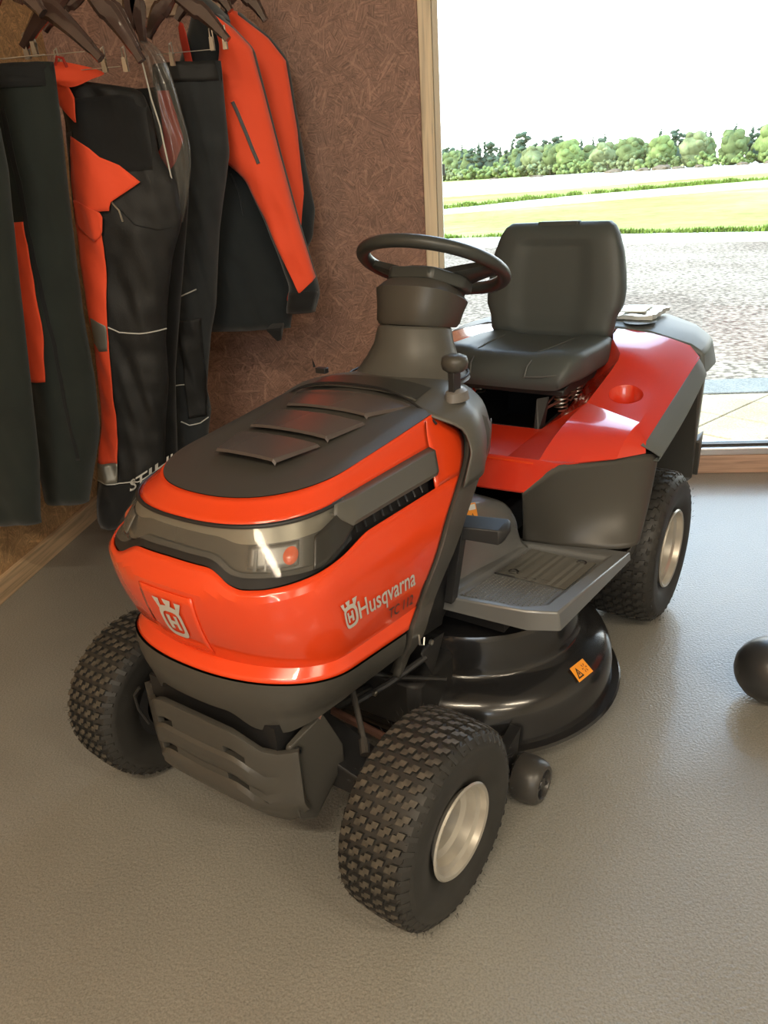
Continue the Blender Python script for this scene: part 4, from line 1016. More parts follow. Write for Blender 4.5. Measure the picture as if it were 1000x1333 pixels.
# --- seat
seat = empty('seat', (0,0,0)); seat.parent = TR
def rrect(x0, x1, y, z0, z1, n=6, r=.03):
    """closed ring in the y-z plane is not needed; returns ring in x-z at given y"""
    return
def pillow(rows_fn, n, name, m, parent, **k):
    mb = MB(); mb.loft([rows_fn(t) for t in np.linspace(0, 1, n)]); return mb.build(name, m, parent, angle=60, **k)
def cushion_ring(t):
    x = lerp(.140, -.235, t); e = min(1, (t*9)**.5) if t < .11 else 1
    hw = lerp(.185, .222, min(1, t*4)**.6)*(1 if t < .8 else lerp(1, .93, (t-.8)/.2)); zt = lerp(.752, .802, min(1, t*6)**.6) - .012*t; zb = .700
    zt = lerp(zb+.03, zt, e); out = []
    for a in np.linspace(0, 2*math.pi, 48, endpoint=False):
        c, s_ = math.cos(a), math.sin(a); y = math.copysign(abs(c)**.42, c)*hw; h = math.copysign(abs(s_)**.5, s_)
        zc = (zt+zb)/2; z = zc + h*(zt-zb)/2
        if h > 0: z += .010*max(0, (abs(y)-.10)/.12) - .007*(1 if abs(y) < .11 else 0)*min(1, t*5)
        out.append((x + (.010 if h > -.2 else 0), y, z))
    return out
pillow(cushion_ring, 22, 'cushion', M_seat, seat)
bp = [(.765,.185,-.215,.070), (.80,.200,-.205,.085), (.84,.205,-.212,.092), (.875,.222,-.220,.095), (.92,.224,-.228,.095), (.97,.218,-.235,.092), (1.03,.206,-.243,.085), (1.075,.190,-.250,.075), (1.10,.176,-.256,.06), (1.113,.158,-.262,.035)]
def back_ring(t):
    z = lerp(bp[0][0], bp[-1][0], t); hw = pl([(q[0], q[1]) for q in bp], z); xc = pl([(q[0], q[2]) for q in bp], z); th = pl([(q[0], q[3]) for q in bp], z)
    out = []
    for a in np.linspace(0, 2*math.pi, 48, endpoint=False):
        c, s_ = math.cos(a), math.sin(a); y = math.copysign(abs(c)**.55, c)*hw; h = math.copysign(abs(s_)**.6, s_)
        x = xc - .035 + h*th/2 + .014*(abs(y)/hw)**2*(1 if h > 0 else 0) - (.008 if abs(y) < hw*.55 and h > 0 and .80 < z < 1.06 else 0)
        out.append((x, y, z))
    return out
pillow(back_ring, 30, 'backrest', M_seat, seat)
MB().hull([(x, y, z) for x in (-.30, -.268) for y in (-.065, .065) for z in (1.10, 1.117)]).build('backrest_tab', M_seat, seat, bevel=.004)
# stitched seams
mb = MB()
for sg in (-1, 1):
    mb.tube([(.152, sg*.085, .735), (.140, sg*.088, .765), (.08, sg*.095, .793), (0, sg*.105, .793), (-.14, sg*.115, .79)], .0022, 6)
    mb.tube([(.152, sg*.085, .738), (.150, sg*.14, .742), (.135, sg*.185, .748)], .0022, 6)
mb.build('seam_piping', mat('seam_grey', (.10,.11,.11), .5), seat)
MB().hull([(x, y, z) for x in (.12, -.25) for y in (-.19, .19) for z in (.682, .700)] + [(-.30, y, .80) for y in (-.19, .19)]).build('seat_pan', M_black, seat, bevel=.004)
sb = MB().hull([(.155,.125,.682), (.120,.150,.682), (.155,.125,.600), (.195,.135,.600), (.195,.150,.600), (.150,.150,.600)]).hull([(.155,-.125,.682), (.120,-.150,.682), (.155,-.125,.600), (.195,-.135,.600), (.195,-.150,.600), (.150,-.150,.600)]).build('seat_bracket', M_black, seat, bevel=.002)
sb['kind'] = 'stuff'
mb = MB()
for (x, y) in ((.05,.155), (-.05,.16), (.05,-.155), (-.05,-.16)):
    mb.tube([(x + .018*math.cos(a), y + .018*math.sin(a), .625 + .055*a/(10*math.pi)) for a in np.linspace(0, 10*math.pi, 70)], .003, 5)
mb.build('seat_spring', M_steel, seat, weld=False)
mb = MB(); mb.tube([(.14,.13,.64), (.05,.16,.655), (-.06,.17,.66), (-.14,.165,.67)], .004, 6).tube([(.12,.12,.63), (.06,.14,.668), (0,.165,.64), (-.08,.17,.675)], .003, 6)
mb.build('wiring_loom', mat('brown_wire', (.12,.05,.04), .4), TR)

# --- cutting deck
def hullring(r, z, cy=.13, cx=.56, n=40, dx=0):
    L_ = []
    for k in range(n+1):
        a = math.pi*k/n; L_.append((cx + dx + r*math.cos(a), cy + r*math.sin(a), z))
    for k in range(n+1):
        a = math.pi + math.pi*k/n; L_.append((cx + dx + r*math.cos(a), -cy + r*math.sin(a), z))
    return L_
mb = MB()
for r, z in ((.352,.052),(.378,.052),(.384,.058),(.380,.064),(.362,.066),(.360,.075),(.361,.110),(.357,.140),(.346,.163),(.330,.178),(.312,.188),(.296,.194),(.282,.200),(.277,.207),(.275,.225),(.272,.290),(.266,.302),(.20,.308)): pass
prof = [(.352,.052),(.378,.052),(.384,.058),(.380,.064),(.362,.066),(.360,.075),(.361,.110),(.357,.140),(.346,.163),(.330,.178),(.312,.188),(.296,.194),(.282,.200),(.277,.207),(.275,.225),(.272,.290),(.266,.302),(.20,.308)]
mb.grid([hullring(r, z) for r, z in prof], cv=True); mb.add(hullring(.20, .308), [tuple(range(82))])
deck = mb.build('mower_deck', M_deck, TR, angle=45)
for sg in (1, -1):
    MB().lathe([(0,.001), (0,.009), (.006,.008), (.007,.001)], 10, (.36, sg*.42, .066), 'z').build('deck_bolt', M_steel, deck)
P0 = lambda r, a, z: Vector((.56 + r*math.cos(a), .13 + r*math.sin(a), z))
s2, f2 = quad_sticker('warning_sticker', [P0(.345, 1.28, .163), P0(.345, 1.45, .163), P0(.316, 1.45, .187), P0(.316, 1.28, .187)], (.2,1,1), deck, .006)
mb = MB()
mb.add([f2(.08,.15,.001), f2(.46,.15,.001), f2(.27,.85,.001), f2(.16,.24,.0012), f2(.38,.24,.0012), f2(.27,.66,.0012)], [(0,1,4,3),(1,2,5,4),(2,0,3,5)])
mb.add([f2(.24,.34,.0012), f2(.30,.34,.0012), f2(.30,.5,.0012), f2(.24,.5,.0012)], [(0,1,2,3)])
mb.build('pictogram', M_ink, s2, smooth=False)
mb = MB(); cen = f2(.72,.5,.001)
for k in range(6):
    a = k*math.pi/3; c_, s_ = math.cos(a), math.sin(a)
    mb.add([f2(.72 + .04*c_, .5 + .06*s_, .001), f2(.72 + .16*math.cos(a-.2), .5 + .30*math.sin(a-.2), .001), f2(.72 + .16*math.cos(a+.2), .5 + .30*math.sin(a+.2), .001)], [(0,1,2)])
mb.build('hand_symbol', mat('sticker_red_brown', (.30,.05,.02), .5), s2, smooth=False)
# gauge wheel, bracket
def gauge(sg):
    g = empty('gauge_wheel', (.887, sg*.445, .052)); g.parent = deck
    pr = [(-.034,.012), (-.034,.040), (-.028,.048), (-.010,.052), (.012,.051), (.026,.047), (.033,.040), (.033,.033), (.024,.031), (.024,.014), (.030,.012), (.030,.001)]
    MB().lathe([(sg*y, r) for y, r in pr], 40).build('roller', mat('worn_black_plastic', (.045,.042,.038), .35), g, angle=40)
    mb = MB()
    for k in range(5):
        a = k*2*math.pi/5; mb.hull([(r*math.cos(a) + q*math.sin(a), sg*y, r*math.sin(a) - q*math.cos(a)) for r in (.010,.033) for q in (-.003,.003) for y in (.022,.030)])
    mb.build('wheel_spoke', M_black, g)
gauge(1); gauge(-1)
for sg in (1, -1):
    MB().hull([(.83, sg*.37, .13), (.905, sg*.37, .11), (.90, sg*.395, .115), (.84, sg*.40, .14), (.865, sg*.40, .045), (.905, sg*.395, .045), (.865, sg*.385, .045), (.905, sg*.385, .045)]).tube([(.887, sg*.38, .052), (.887, sg*.43, .052)], .008, 8).build('gauge_bracket', M_black, deck)['kind'] = 'stuff'
# front of the deck: belt cover, link arms, dark hoses
MB().hull([(x, y, z) for x in (.80, .98) for y in (-.20, .22) for z in (.15, .27)]).build('belt_cover', M_pit, TR, bevel=.02)
MB().hull([(.98,.24,.38), (1.0,.25,.38), (.90,.25,.38), (.93,.24,.30), (.96,.25,.30)]).build('suspension_plate', M_black, TR, bevel=.004)
mb = MB(); mb.tube([(1.15,.06,.24), (.95,.10,.22), (.85,.12,.20)], .012, 8).tube([(1.12,.16,.30), (1.06,.21,.33), (.98,.25,.36)], .007, 8).tube([(1.10,.13,.36), (1.0,.19,.30), (.92,.26,.27)], .006, 8)
mb.build('link_rod', M_pit, TR)

# ================================================================== CLOTHES ON THE RAIL
rail = empty('clothes_rail', (.5, -.02, 2.0), 0, 'steel clothes rail fixed to the board on the back wall, carrying the workwear', 'rail')
MB().tube([(.12, .0, .03), (.12, -1.75, .03)], .014, 12).build('rail_tube', M_steel, rail)
MB().lathe([(0, .001), (0, .04), (-.006, .04), (-.008, .016), (-.02, .016)], 20, (.12, .001, .03)).build('wall_flange', M_steel, rail)
MB().tube([(.12, -1.6, .03), (.12, -1.6, 1.27)], .008, 8).build('ceiling_rod', M_steel, rail)
RX = .62; RZ = 2.03

class Cloth:
    """a hanging garment piece: outline given by left and right edges over the height, with thickness and folds"""
    def __init__(s, y, left, right, th=.05, folds=.010, fx=26, seed=0, yaw=0):
        s.y = y; s.L = sorted((z, x) for x, z in left); s.R = sorted((z, x) for x, z in right)
        s.z0 = max(s.L[0][0], s.R[0][0]); s.z1 = min(s.L[-1][0], s.R[-1][0]); s.z0 = min(s.L[0][0], s.R[0][0]); s.z1 = max(s.L[-1][0], s.R[-1][0])
        s.th = th; s.folds = folds; s.fx = fx; s.seed = seed; s.yaw = yaw
    def lr(s, z):
        return smoothed(s.L, z, .012), smoothed(s.R, z, .012)
    def fold(s, x, z):
        n = noise.noise(Vector((x*s.fx*.30, z*2.2, s.seed*3.7))); n2 = noise.noise(Vector((x*s.fx + z*3, z*4.5 + x*5, s.seed+9.1)))
        n3 = noise.noise(Vector((x*14 + z*9, z*16 - x*7, s.seed+2.5)))
        return s.folds*(1.3*n + .8*n2 + .45*n3)
    def front(s, x, z, off=0):
        l, r = s.lr(z); u = max(-1, min(1, (2*(x-l)/(r-l) - 1) if r > l else 0)); prof = (1 - abs(u)**2.6)**.5
        e = min(1, max(0, (z - s.z0)/.03)**.5)*.5 + .5
        return (x, s.y - s.th*prof*e - s.fold(x, z)*min(1, prof*1.5) - off + (x-.6)*s.yaw, z)
    def back(s, x, z):
        l, r = s.lr(z); u = max(-1, min(1, (2*(x-l)/(r-l) - 1) if r > l else 0)); prof = (1 - abs(u)**2.6)**.5
        return (x, s.y + s.th*prof*.7 - s.fold(x, z)*.5*min(1, prof*1.5) + (x-.6)*s.yaw, z)
    def body(s, name, m, parent, nu=26, dz=.012, closed_ends=True):
        nz = max(6, int((s.z1-s.z0)/dz)); mb = MB(); rings = []
        for j in range(nz+1):
            z = lerp(s.z1, s.z0, j/nz); l, r = s.lr(z); us = [-math.cos(math.pi*i/nu) for i in range(nu+1)]
            f = [s.front(lerp(l, r, (u+1)/2), z) for u in us]; b = [s.back(lerp(l, r, (u+1)/2), z) for u in reversed(us[1:-1])]
            rings.append(f + b)
        mb.loft(rings); return mb.build(name, m, parent, angle=80)
    def panel(s, name, left, right, m, parent, off=.004, nu=10, dz=.012):
        L_ = sorted((z, x) for x, z in left); R_2 = sorted((z, x) for x, z in right)
        z0 = min(L_[0][0], R_2[0][0]); z1 = max(L_[-1][0], R_2[-1][0]); nz = max(4, int((z1-z0)/dz)); P = []
        for j in range(nz+1):
            z = lerp(z1, z0, j/nz); a, b = pl(L_, z), pl(R_2, z); l, r = s.lr(z); a = max(a, l); b = min(b, r)
            if b < a: b = a
            P.append([s.front(lerp(a, b, i/nu), z, off) for i in range(nu+1)])
        mb = MB(); mb.grid(P); return mb.build(name, m, parent, angle=80, solid=.0015)
    def line(s, name, pts, r, m, parent, off=.005):
        q = []
        for (a, b), (c, d) in zip(pts, pts[1:]):
            for k in range(6): q.append(s.front(lerp(a, c, k/6), lerp(b, d, k/6), off))
        q.append(s.front(*pts[-1], off)); return MB().tube(q, r, 6).build(name, m, parent)

def hanger(y, c, l, r, label, seed=0, dy=0, th=.016, blue=False):
    """wooden hanger: apex c, arm ends l and r as (x, z); hook up to the rail"""
    t = empty('clothes_hanger', (c[0], y, c[1]), 0, label, 'hanger')
    for (e, s_) in ((l, -1), (r, 1)):
        P = []; n = 14
        for k in range(n+1):
            u = k/n; x = lerp(0, e[0]-c[0], u); z = lerp(0, e[1]-c[1], u) + .030*math.sin(math.pi*u)*(.6 if u < .5 else 1)*.6
            w_ = lerp(.015, .025, math.sin(math.pi*min(1, u*1.1))**2); w_ = w_ if u < .9 else w_*.8; P.append((Vector((x, s_*dy*u, z)), w_))
        rows = []
        for i, (p, w_) in enumerate(P):
            q = P[min(i+1, n)][0] - P[max(i-1, 0)][0]; q.normalize(); nn = Vector((-q.z, 0, q.x))
            rows.append([p + nn*w_*a + Vector((0, b*.011, 0)) for a, b in ((1,.3),(.6,1),(-.6,1),(-1,.3),(-1,-.3),(-.6,-1),(.6,-1),(1,-.3))])
        MB().loft(rows).build('arm', M_wood_h, t, angle=35)
    hk = [(0, 0, -.005), (0, 0, RZ - c[1] - .05)]; xo = RX - c[0]
    hk = [(0, 0, -.005), (xo*.2, 0, (RZ-c[1])*.35), (xo, 0, RZ - c[1] - .03)] + [(xo + .018*math.sin(a), 0, RZ - c[1] + .0 - .018*math.cos(a)) for a in np.linspace(.2, 4.2, 10)]
    MB().tube(hk, .0022, 6).build('hook', M_steel, t)
    return t
def clip_bar(t, y, x0, x1, z, zc, clips):
    o = t.location
    MB().tube([(x0-o.x, 0, z-o.z), (x1-o.x, 0, z-o.z)], .0012, 6).build('clip_rod', M_steel, t)
    for (cx, cz) in clips:
        mb = MB()
        for s_ in (-1, 1):
            mb.hull([(cx-o.x + dx, s_*(.004 + .004*q), cz-o.z + dz) for dx, dz, q in ((-.006, .0, 0), (.006, .0, 0), (-.005, .018, 1.4), (.005, .018, 1.4), (-.007, -.016, .2), (.007, -.016, .2))])
        mb.tube([(cx-o.x-.004, 0, cz-o.z+.012), (cx-o.x-.004, 0, cz-o.z+.040), (cx-o.x+.004, 0, cz-o.z+.046), (cx-o.x+.006, 0, cz-o.z+.014)], .0022, 6)
        c_ = mb.build('clip', M_steel, t)
    return t

# -- dark green work trousers at the far left: the nearer pair and the pair behind it
t = empty('work_trousers', (.35, -1.32, 1.55), 0, 'plain dark green trousers at the left edge of the rail, cut off by the picture', 'trousers')
def at_origin(o, t):
    o.matrix_parent_inverse = Matrix.Translation(-Vector(t.location))
def cparts(t, fn):
    before = set(bpy.data.objects.keys()); fn()
    for k in bpy.data.objects.keys():
        if k not in before:
            o = bpy.data.objects[k]
            if o.parent == t: at_origin(o, t)
def f_():
    c1 = Cloth(-1.28, [(.22,1.60), (.20,1.3), (.12,.9), (.05,.36)], [(.50,1.60), (.49,1.35), (.45,1.1), (.405,.8), (.37,.56), (.325,.372)], .05, .012, 22, 1)
    c1.body('leg', M_cloth_g, t)
    c1.panel('waistband', [(.22,1.60), (.22,1.55)], [(.50,1.60), (.495,1.55)], M_cloth_k, t)
cparts(t, f_)
t = empty('work_trousers', (.45, -1.15, 1.59), 0, 'dark green trousers with one long orange stripe down the leg, on a clip hanger', 'trousers')
def f_():
    c2 = Cloth(-1.11, [(.30,1.60), (.29,1.3), (.29,.95), (.265,.6), (.250,.368)], [(.583,1.588), (.566,1.42), (.539,1.192), (.518,.984), (.507,.758), (.489,.60), (.455,.51), (.395,.358)], .05, .014, 24, 2)
    c2.body('leg', M_cloth_g, t)
    c2.panel('stripe', [(.367,1.221), (.352,1.056), (.350,.925), (.322,.790)], [(.428,1.202), (.420,1.095), (.412,.945), (.380,.772)], M_hiviz, t)
    c2.panel('waistband', [(.30,1.60), (.30,1.545)], [(.583,1.60), (.58,1.545)], M_cloth_k, t)
    c2.panel('knee_panel', [(.43,1.5), (.42,.52)], [(.445,1.5), (.43,.52)], M_cloth_k, t, off=.002)
cparts(t, f_)

# -- brace trousers, orange and black with lettering
t = empty('brace_trousers', (.6, -.95, 1.56), 0, 'black brace trousers with orange thigh panel, side stripe and grey reflective bands', 'trousers')
def f_():
    L_ = [(.484,1.575), (.477,1.552), (.478,1.474), (.470,1.394), (.444,1.228), (.437,1.118), (.433,.98), (.433,.86), (.412,.71), (.385,.552), (.350,.443), (.308,.27), (.296,.185)]
    R1 = [(.530,1.572), (.60,1.570), (.690,1.560), (.726,1.54), (.742,1.476), (.742,1.377), (.786,1.293), (.781,1.188), (.73,1.081), (.690,.945), (.662,.827), (.650,.702), (.61,.547), (.581,.41), (.537,.267), (.506,.178)]
    c = Cloth(-.895, L_, R1, .065, .016, 26, 3)
    c.body('leg', M_cloth_t, t, nu=34)
    c.panel('seat_panel', [(.478,1.53), (.478,1.40)], [(.735,1.53), (.735,1.335)], M_cloth_k, t, off=.003)
    c.panel('hip_panel', [(.478,1.45), (.445,1.25)], [(.52,1.45), (.485,1.25)], M_cloth_k, t, off=.0035)
    c.panel('thigh_panel', [(.512,1.437), (.497,1.40), (.478,1.31), (.470,1.25), (.545,1.232)], [(.514,1.437), (.566,1.404), (.600,1.372), (.640,1.357), (.700,1.304), (.650,1.278), (.607,1.258), (.595,1.236)], M_hiviz, t, off=.012)
    c.panel('cargo_pocket', [(.474,1.268), (.462,1.196), (.525,1.150)], [(.480,1.268), (.573,1.225), (.560,1.168), (.530,1.150)], M_hiviz, t, off=.016)
    c.panel('side_stripe', [(.456,1.20), (.452,1.074), (.453,.947), (.437,.79), (.416,.637), (.404,.558), (.366,.436)], [(.558,1.20), (.544,1.07), (.513,.897), (.480,.662), (.469,.557), (.446,.437)], M_hiviz_stripe, t, off=.010)
    c.panel('reflective_band', [(.463,.925), (.460,.90), (.451,.842), (.470,.83)], [(.466,.925), (.512,.897), (.505,.86), (.497,.820)], M_reflect, t, off=.013)
    c.panel('reflective_band', [(.368,.437), (.353,.371)], [(.447,.437), (.432,.368)], M_reflect, t, off=.013)
    c.line('piping', [(.512,.893), (.547,.876), (.61,.869), (.676,.871)], .0022, M_piping, t)
    c.line('piping', [(.352,.371), (.425,.364), (.51,.371), (.582,.404)], .0022, M_piping, t, off=.012)
    c.panel('boot_gaiter', [(.352,.362), (.296,.18)], [(.585,.362), (.506,.18)], M_cloth_k, t, off=.004)
    V_, F_ = text_pts('STIHL'); mb = MB()
    mb.add([c.front(.470 + x*.165 + y*.014, .332 + x*.085 + y*.062, .014) for x, y in V_], F_); mb.build('leg_lettering', M_piping, t, smooth=False, weld=False)
    # braces / waist flaps
    c.panel('brace_strap', [(.488,1.612), (.475,1.548), (.52,1.50), (.549,1.468)], [(.515,1.614), (.545,1.575), (.562,1.53), (.553,1.468)], M_hiviz, t, off=.024)
    mb = MB(); mb.grid([[(.505,-.975,1.618), (.53,-.97,1.626), (.59,-.95,1.612), (.66,-.92,1.588)], [(.505,-.985,1.600), (.535,-.985,1.582), (.575,-.98,1.570), (.62,-.97,1.575)], [(.512,-.99,1.572), (.530,-.99,1.558), (.56,-.99,1.552), (.59,-.985,1.560)]])
    mb.build('brace_strap', M_hiviz, t, solid=.003, subsurf=2)
    MB().tube([(.52,-.975,1.612), (.53,-.978,1.632), (.545,-.975,1.628), (.55,-.97,1.606)], .004, 6).build('strap_loop', M_hiviz_d, t)
    MB().hull([(.508,-1.05,1.262), (.516,-1.05,1.262), (.510,-1.05,1.280), (.515,-1.055,1.275), (.512,-1.06,1.262)]).build('zip_pull', M_black, t)
    c.line('pocket_zip', [(.60,1.262), (.622,1.232), (.628,1.20)], .003, M_steel, t, off=.004)
    c.line('thigh_seam', [(.61,1.25), (.66,1.19), (.72,1.17), (.77,1.175)], .002, M_cloth_k, t, off=.002)
    MB().loft([ell(.41, .165, .05, .035), ell(.41, .145, .035, .028), ell(.41, .135, .02, .018)]).build('trouser_hem_bundle', M_cloth_k, t).location = (0, -.93, 0)
M_hiviz_stripe = M_hiviz
cparts(t, f_)

# -- red and black trousers partly hidden behind the brace trousers, and the long charcoal pair
t = empty('work_trousers', (.68, -.80, 1.5), 0, 'red and black trousers squeezed between the brace trousers and the clear bag', 'trousers')
def f_():
    c = Cloth(-.76, [(.62,1.56), (.60,1.3), (.50,.7), (.44,.3)], [(.775,1.56), (.79,1.42), (.765,1.25), (.62,.7), (.56,.3)], .045, .012, 26, 8)
    c.body('leg', M_cloth_k, t)
    c.panel('side_panel', [(.735,1.55), (.735,1.42), (.69,1.36), (.715,1.32)], [(.765,1.55), (.785,1.42), (.755,1.35), (.72,1.32)], M_hiviz_d, t, off=.004)
cparts(t, f_)
t = empty('work_trousers', (.72, -.65, 1.6), 0, 'long charcoal trousers with thin white reflective lines, ending behind the mower bonnet', 'trousers')
def f_():
    c = Cloth(-.605, [(.66,1.64), (.64,1.39), (.60,1.156), (.54,.905), (.49,.631), (.44,.40), (.40,.20)], [(.880,1.633), (.870,1.377), (.80,1.146), (.750,.90), (.715,.80), (.690,.70), (.666,.60), (.672,.52), (.646,.43), (.63,.20)], .055, .018, 30, 4)
    c.body('leg', M_cloth_b2, t, nu=34)
    c.panel('knee_patch', [(.62,.86), (.60,.50)], [(.70,.86), (.66,.50)], M_cloth_t, t)
    c.line('reflective_line', [(.60,.905), (.634,.935), (.705,.960)], .0022, M_piping, t)
    c.line('reflective_line', [(.548,.640), (.575,.628), (.607,.629)], .0022, M_piping, t)
    c.line('reflective_line', [(.573,.492), (.600,.475), (.635,.476), (.662,.492)], .0022, M_piping, t)
    c.panel('waistband', [(.66,1.64), (.66,1.585)], [(.88,1.64), (.88,1.585)], M_cloth_t, t)
M_cloth_b2 = mat('charcoal_blue_cloth', (.019,.023,.026), .85, bump=(700,.5,.001), sheen=.25, vary=(9,.15))
cparts(t, f_)

# -- forestry jacket in front and a second one behind
t = empty('work_jacket', (.8, -.45, 1.7), 0, 'dark blue-black work jacket with bright orange shoulder and sleeve and a zip pocket', 'jacket')
def f_():
    c = Cloth(-.385, [(.74,1.80), (.66,1.653), (.60,1.399), (.560,1.148), (.57,.95), (.60,.77)], [(.86,1.80), (.90,1.5), (.905,1.281), (.931,1.127), (.965,.992), (.985,.88), (.955,.775)], .075, .016, 18, 5)
    c.body('torso', M_cloth_b, t, nu=34)
    s = Cloth(-.445, [(.838,1.785), (.842,1.697), (.800,1.568), (.770,1.409), (.785,1.377), (.87,1.294), (.918,1.168), (.955,1.05), (.985,.93), (.962,.835)], [(.86,1.785), (.905,1.738), (.950,1.689), (.970,1.579), (1.005,1.371), (1.046,1.149), (1.090,.952), (1.096,.90), (1.070,.835)], .062, .016, 20, 6)
    s.body('sleeve', M_cloth_b, t, nu=30)
    s.panel('orange_sleeve_panel', [(.838,1.78), (.844,1.697), (.811,1.568), (.780,1.409), (.792,1.377), (.883,1.294), (.935,1.168), (.998,.997), (1.029,.912)], [(.852,1.78), (.90,1.742), (.948,1.689), (.968,1.579), (1.003,1.371), (1.045,1.149), (1.089,.955), (1.035,.912)], M_hiviz, t, off=.006, nu=16)
    s.line('sleeve_fold', [(.895,1.70), (.935,1.60), (.962,1.42), (1.0,1.2)], .006, M_hiviz, t, off=-.001)
    s.panel('cuff', [(.975,.915), (.962,.835)], [(1.095,.915), (1.07,.835)], M_cloth_k, t, off=.005)
    s.line('zip_pocket', [(.875,1.534), (.905,1.45), (.940,1.343)], .0065, mat('zip_tape', (.10,.115,.125), .4), t, off=.007)
    c.line('zip_edge', [(.82,1.32), (.84,1.26), (.845,1.18)], .003, M_cloth_b, t)
    s.panel('lower_red_panel', [(.924,1.006), (.950,.885)], [(.928,1.006), (.982,.893)], M_hiviz_d, t, off=.010)
    MB().hull([(.885,-.50,.785), (.945,-.49,.785), (.94,-.48,.738), (.925,-.49,.735), (.90,-.44,.80), (.95,-.44,.80)]).build('hem_tab', M_cloth_k, t, bevel=.006)
    # collar and inner red lining seen at the neck
    MB().grid([[(.70,-.46,1.78), (.715,-.47,1.69), (.725,-.48,1.62), (.70,-.49,1.56)], [(.745,-.50,1.79), (.755,-.51,1.69), (.762,-.51,1.63), (.765,-.50,1.57)]]).build('lining', M_hiviz_d, t, solid=.004, subsurf=1)
    MB().grid([[(.74,-.50,1.84), (.80,-.515,1.80), (.84,-.52,1.775)], [(.78,-.46,1.87), (.83,-.47,1.82), (.87,-.47,1.775)], [(.80,-.40,1.85), (.85,-.40,1.81), (.885,-.41,1.765)]]).build('collar', M_cloth_b, t, solid=.008, subsurf=2)
cparts(t, f_)
t = empty('work_jacket', (.9, -.24, 1.7), 0, 'second orange and dark jacket hanging behind the first, nearest the back wall', 'jacket')
def f_():
    c = Cloth(-.22, [(.80,1.83), (.76,1.6), (.74,1.2), (.74,1.02)], [(.86,1.83), (.955,1.755), (1.012,1.68), (1.030,1.45), (1.044,1.30), (1.060,1.18), (1.040,1.08), (1.00,1.02)], .062, .014, 20, 7)
    c.body('sleeve', M_cloth_b, t, nu=30)
    c.panel('orange_sleeve_panel', [(.835,1.83), (.80,1.6), (.84,1.2), (.99,1.13)], [(.86,1.82), (.952,1.748), (1.008,1.675), (1.026,1.45), (1.030,1.24), (1.010,1.13)], M_hiviz, t, off=.005, nu=14)
cparts(t, f_)

# -- clear polythene bag hanging on edge
bagp = [(1.665,.722,.760), (1.62,.732,.800), (1.50,.735,.822), (1.38,.738,.832), (1.27,.742,.810), (1.22,.752,.790), (1.185,.765,.775)]
bg_ = MB(); rows = []
for z, a, b in bagp:
    rows.append([(lerp(a, b, u), -.87 - .018*math.sin(math.pi*u) + .006*math.sin(u*17 + z*20), z) for u in np.linspace(0, 1, 9)])
rows = [resamp(r, 2) for r in rows]; rows = list(zip(*[resamp(list(c), 4) for c in zip(*rows)]))
bag = bg_.grid(rows).build('plastic_bag', M_bagm, solid=.002, angle=80)
tag(bag, 'narrow clear plastic bag hanging edge-on between the trousers and the jacket', 'bag')
MB().tube([(.730,-.895,1.66), (.742,-.90,1.60), (.752,-.905,1.52), (.765,-.905,1.45), (.768,-.905,1.40), (.775,-.905,1.30), (.776,-.90,1.20)], .0024, 6).build('bag_highlight', mat('bag_highlight_line', (.60,.60,.54), .15, coat=.6), bag)  # pale line painting the highlight along the fold of the bag
MB().grid([[(.684,-.865,1.285), (.700,-.875,1.25), (.735,-.88,1.20), (.770,-.88,1.175)], [(.71,-.86,1.30), (.722,-.87,1.26), (.75,-.875,1.215), (.782,-.88,1.19)]]).build('bag_corner', M_bagm, bag, solid=.0015, subsurf=1)

# -- hangers
h1 = hanger(-1.10, (.690,1.775), (.505,1.640), (.820,1.585), 'brown wooden clip hanger in front, its left arm end reaching over the green trousers')
clip_bar(h1, -1.10, .44, .67, 1.618, 1.6, ((.512,1.628), (.535,1.632)))
h2 = hanger(-1.22, (.56,1.76), (.42,1.62), (.765,1.580), 'dark hanger with a shiny blue-lit upper edge, second from the left')
clip_bar(h2, -1.22, .30, .62, 1.60, 1.6, ((.34,1.61),))
h3 = hanger(-.86, (.735,1.80), (.705,1.690), (.738,1.665), 'narrow brown hanger seen almost end-on above the clear bag')
h4 = hanger(-.72, (.800,1.80), (.70,1.70), (.945,1.675), 'brown clip hanger reaching across the neck of the orange jacket')
clip_bar(h4, -.72, .72, .90, 1.655, 1.6, ((.765,1.638), (.895,1.668), (.935,1.668)))
h5 = hanger(-1.34, (.62,1.72), (.40,1.655), (.70,1.66), 'brown hanger at the far left edge, closest to the camera')
h6 = hanger(-.96, (.66,1.79), (.50,1.70), (.76,1.63), 'dark hanger carrying the orange and black brace trousers')
clip_bar(h6, -.96, .50, .70, 1.598, 1.6, ((.52,1.61), (.655,1.603), (.715,1.600)))
h7 = hanger(-.44, (.815,1.87), (.70,1.79), (.885,1.80), 'hanger inside the collar of the front orange and dark jacket')
h8 = hanger(-.24, (.86,1.90), (.80,1.83), (.95,1.80), 'hanger inside the second jacket, nearest the back wall')

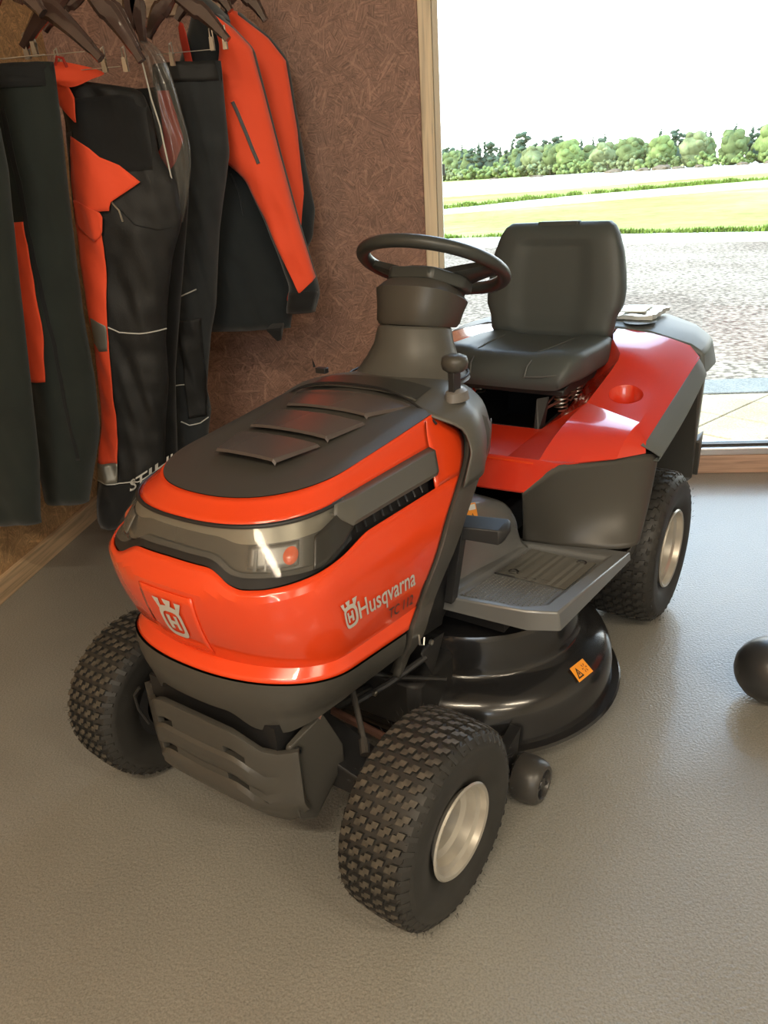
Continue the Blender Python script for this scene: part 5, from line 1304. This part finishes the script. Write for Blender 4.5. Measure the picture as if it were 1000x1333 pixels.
# ================================================================== SMALL THINGS
# manual in a clear bag lying on the rear cap
def TW(p):
    c, s_ = math.cos(math.radians(-117.6)), math.sin(math.radians(-117.6)); return Vector((p[0]*c - p[1]*s_ + 1.79456, p[0]*s_ + p[1]*c - .98572, p[2]))
mrz = math.radians(-117.6)
mn = empty('manual_packet', TW((-.50, .12, .8065)), mrz, 'folded manual in a clear plastic bag lying on the grey rear cap', 'manual')
rows = []
for i in range(13):
    rows.append([(lerp(-.10, .10, i/12) + .004*math.sin(j*1.7), lerp(-.17, .15, j/14) + .003*math.sin(i*2.1), .008 + .006*noise.noise(Vector((i*.6, j*.6, 0))) + (.006 if j > 9 else 0)) for j in range(15)])
mb = MB(); top = rows; bot = [[(p[0], p[1], 0) for p in r] for r in rows]
mb.grid(top); mb.grid(bot)
edge = lambda R: R[0] + [r[-1] for r in R[1:-1]] + R[-1][::-1] + [r[0] for r in R[1:-1]][::-1]
mb.grid([edge(top), edge(bot)], cv=True); mb.build('bag_film', M_paper, mn, angle=50)
MB().hull([(x, y, z) for x, y in ((-.07,.02), (.075,.03), (.06,.115), (-.08,.10)) for z in (.017, .020)]).build('yellow_sheet', M_paper2, mn, bevel=.001)
MB().hull([(x, y, z) for x, y in ((-.09,-.15), (.08,-.14), (.085,.0), (-.085,.01)) for z in (.011, .0135)]).build('folded_leaflet', mat('leaflet_white', (.75,.77,.76), .3), mn, bevel=.001)

# neighbouring machine at the right edge: rounded black front roller with bracket and deck skirt
nb = empty('neighbour_mower', (2.42, -1.60, 0), math.radians(12), 'other black mower at the right edge of the picture, only its rounded front wheel showing', 'mower')
MB().lathe([(-.112,.001), (-.110,.020), (-.104,.040), (-.090,.060), (-.070,.074), (-.045,.082), (0,.0845), (.05,.082), (.075,.072), (.085,.05), (.085,.001)], 48, (0, 0, .0855), 'x').build('roller', mat('roller_black', (.035,.036,.038), .32, bump=(300,.3,.0005)), nb, angle=50)
MB().hull([(.05,.02,.165), (.16,.02,.165), (.05,.06,.20), (.16,.06,.20), (.05,.05,.165), (.16,.05,.165), (.10,.02,.22), (.52,.03,.20), (.52,.05,.16)]).build('roller_bracket', M_black, nb, bevel=.004)
MB().hull([(x, y, z) for x, y in ((.50,-.10), (.50,.45), (1.0,-.14), (1.0,.50)) for z in (.06, .20)]).build('deck_skirt', M_deck, nb, bevel=.02)
MB().hull([(x, y, z) for x, y in ((.58,0), (.58,.40), (.98,0), (.98,.40)) for z in (.20, .52)]).build('engine_cover', M_orange, nb, bevel=.05)
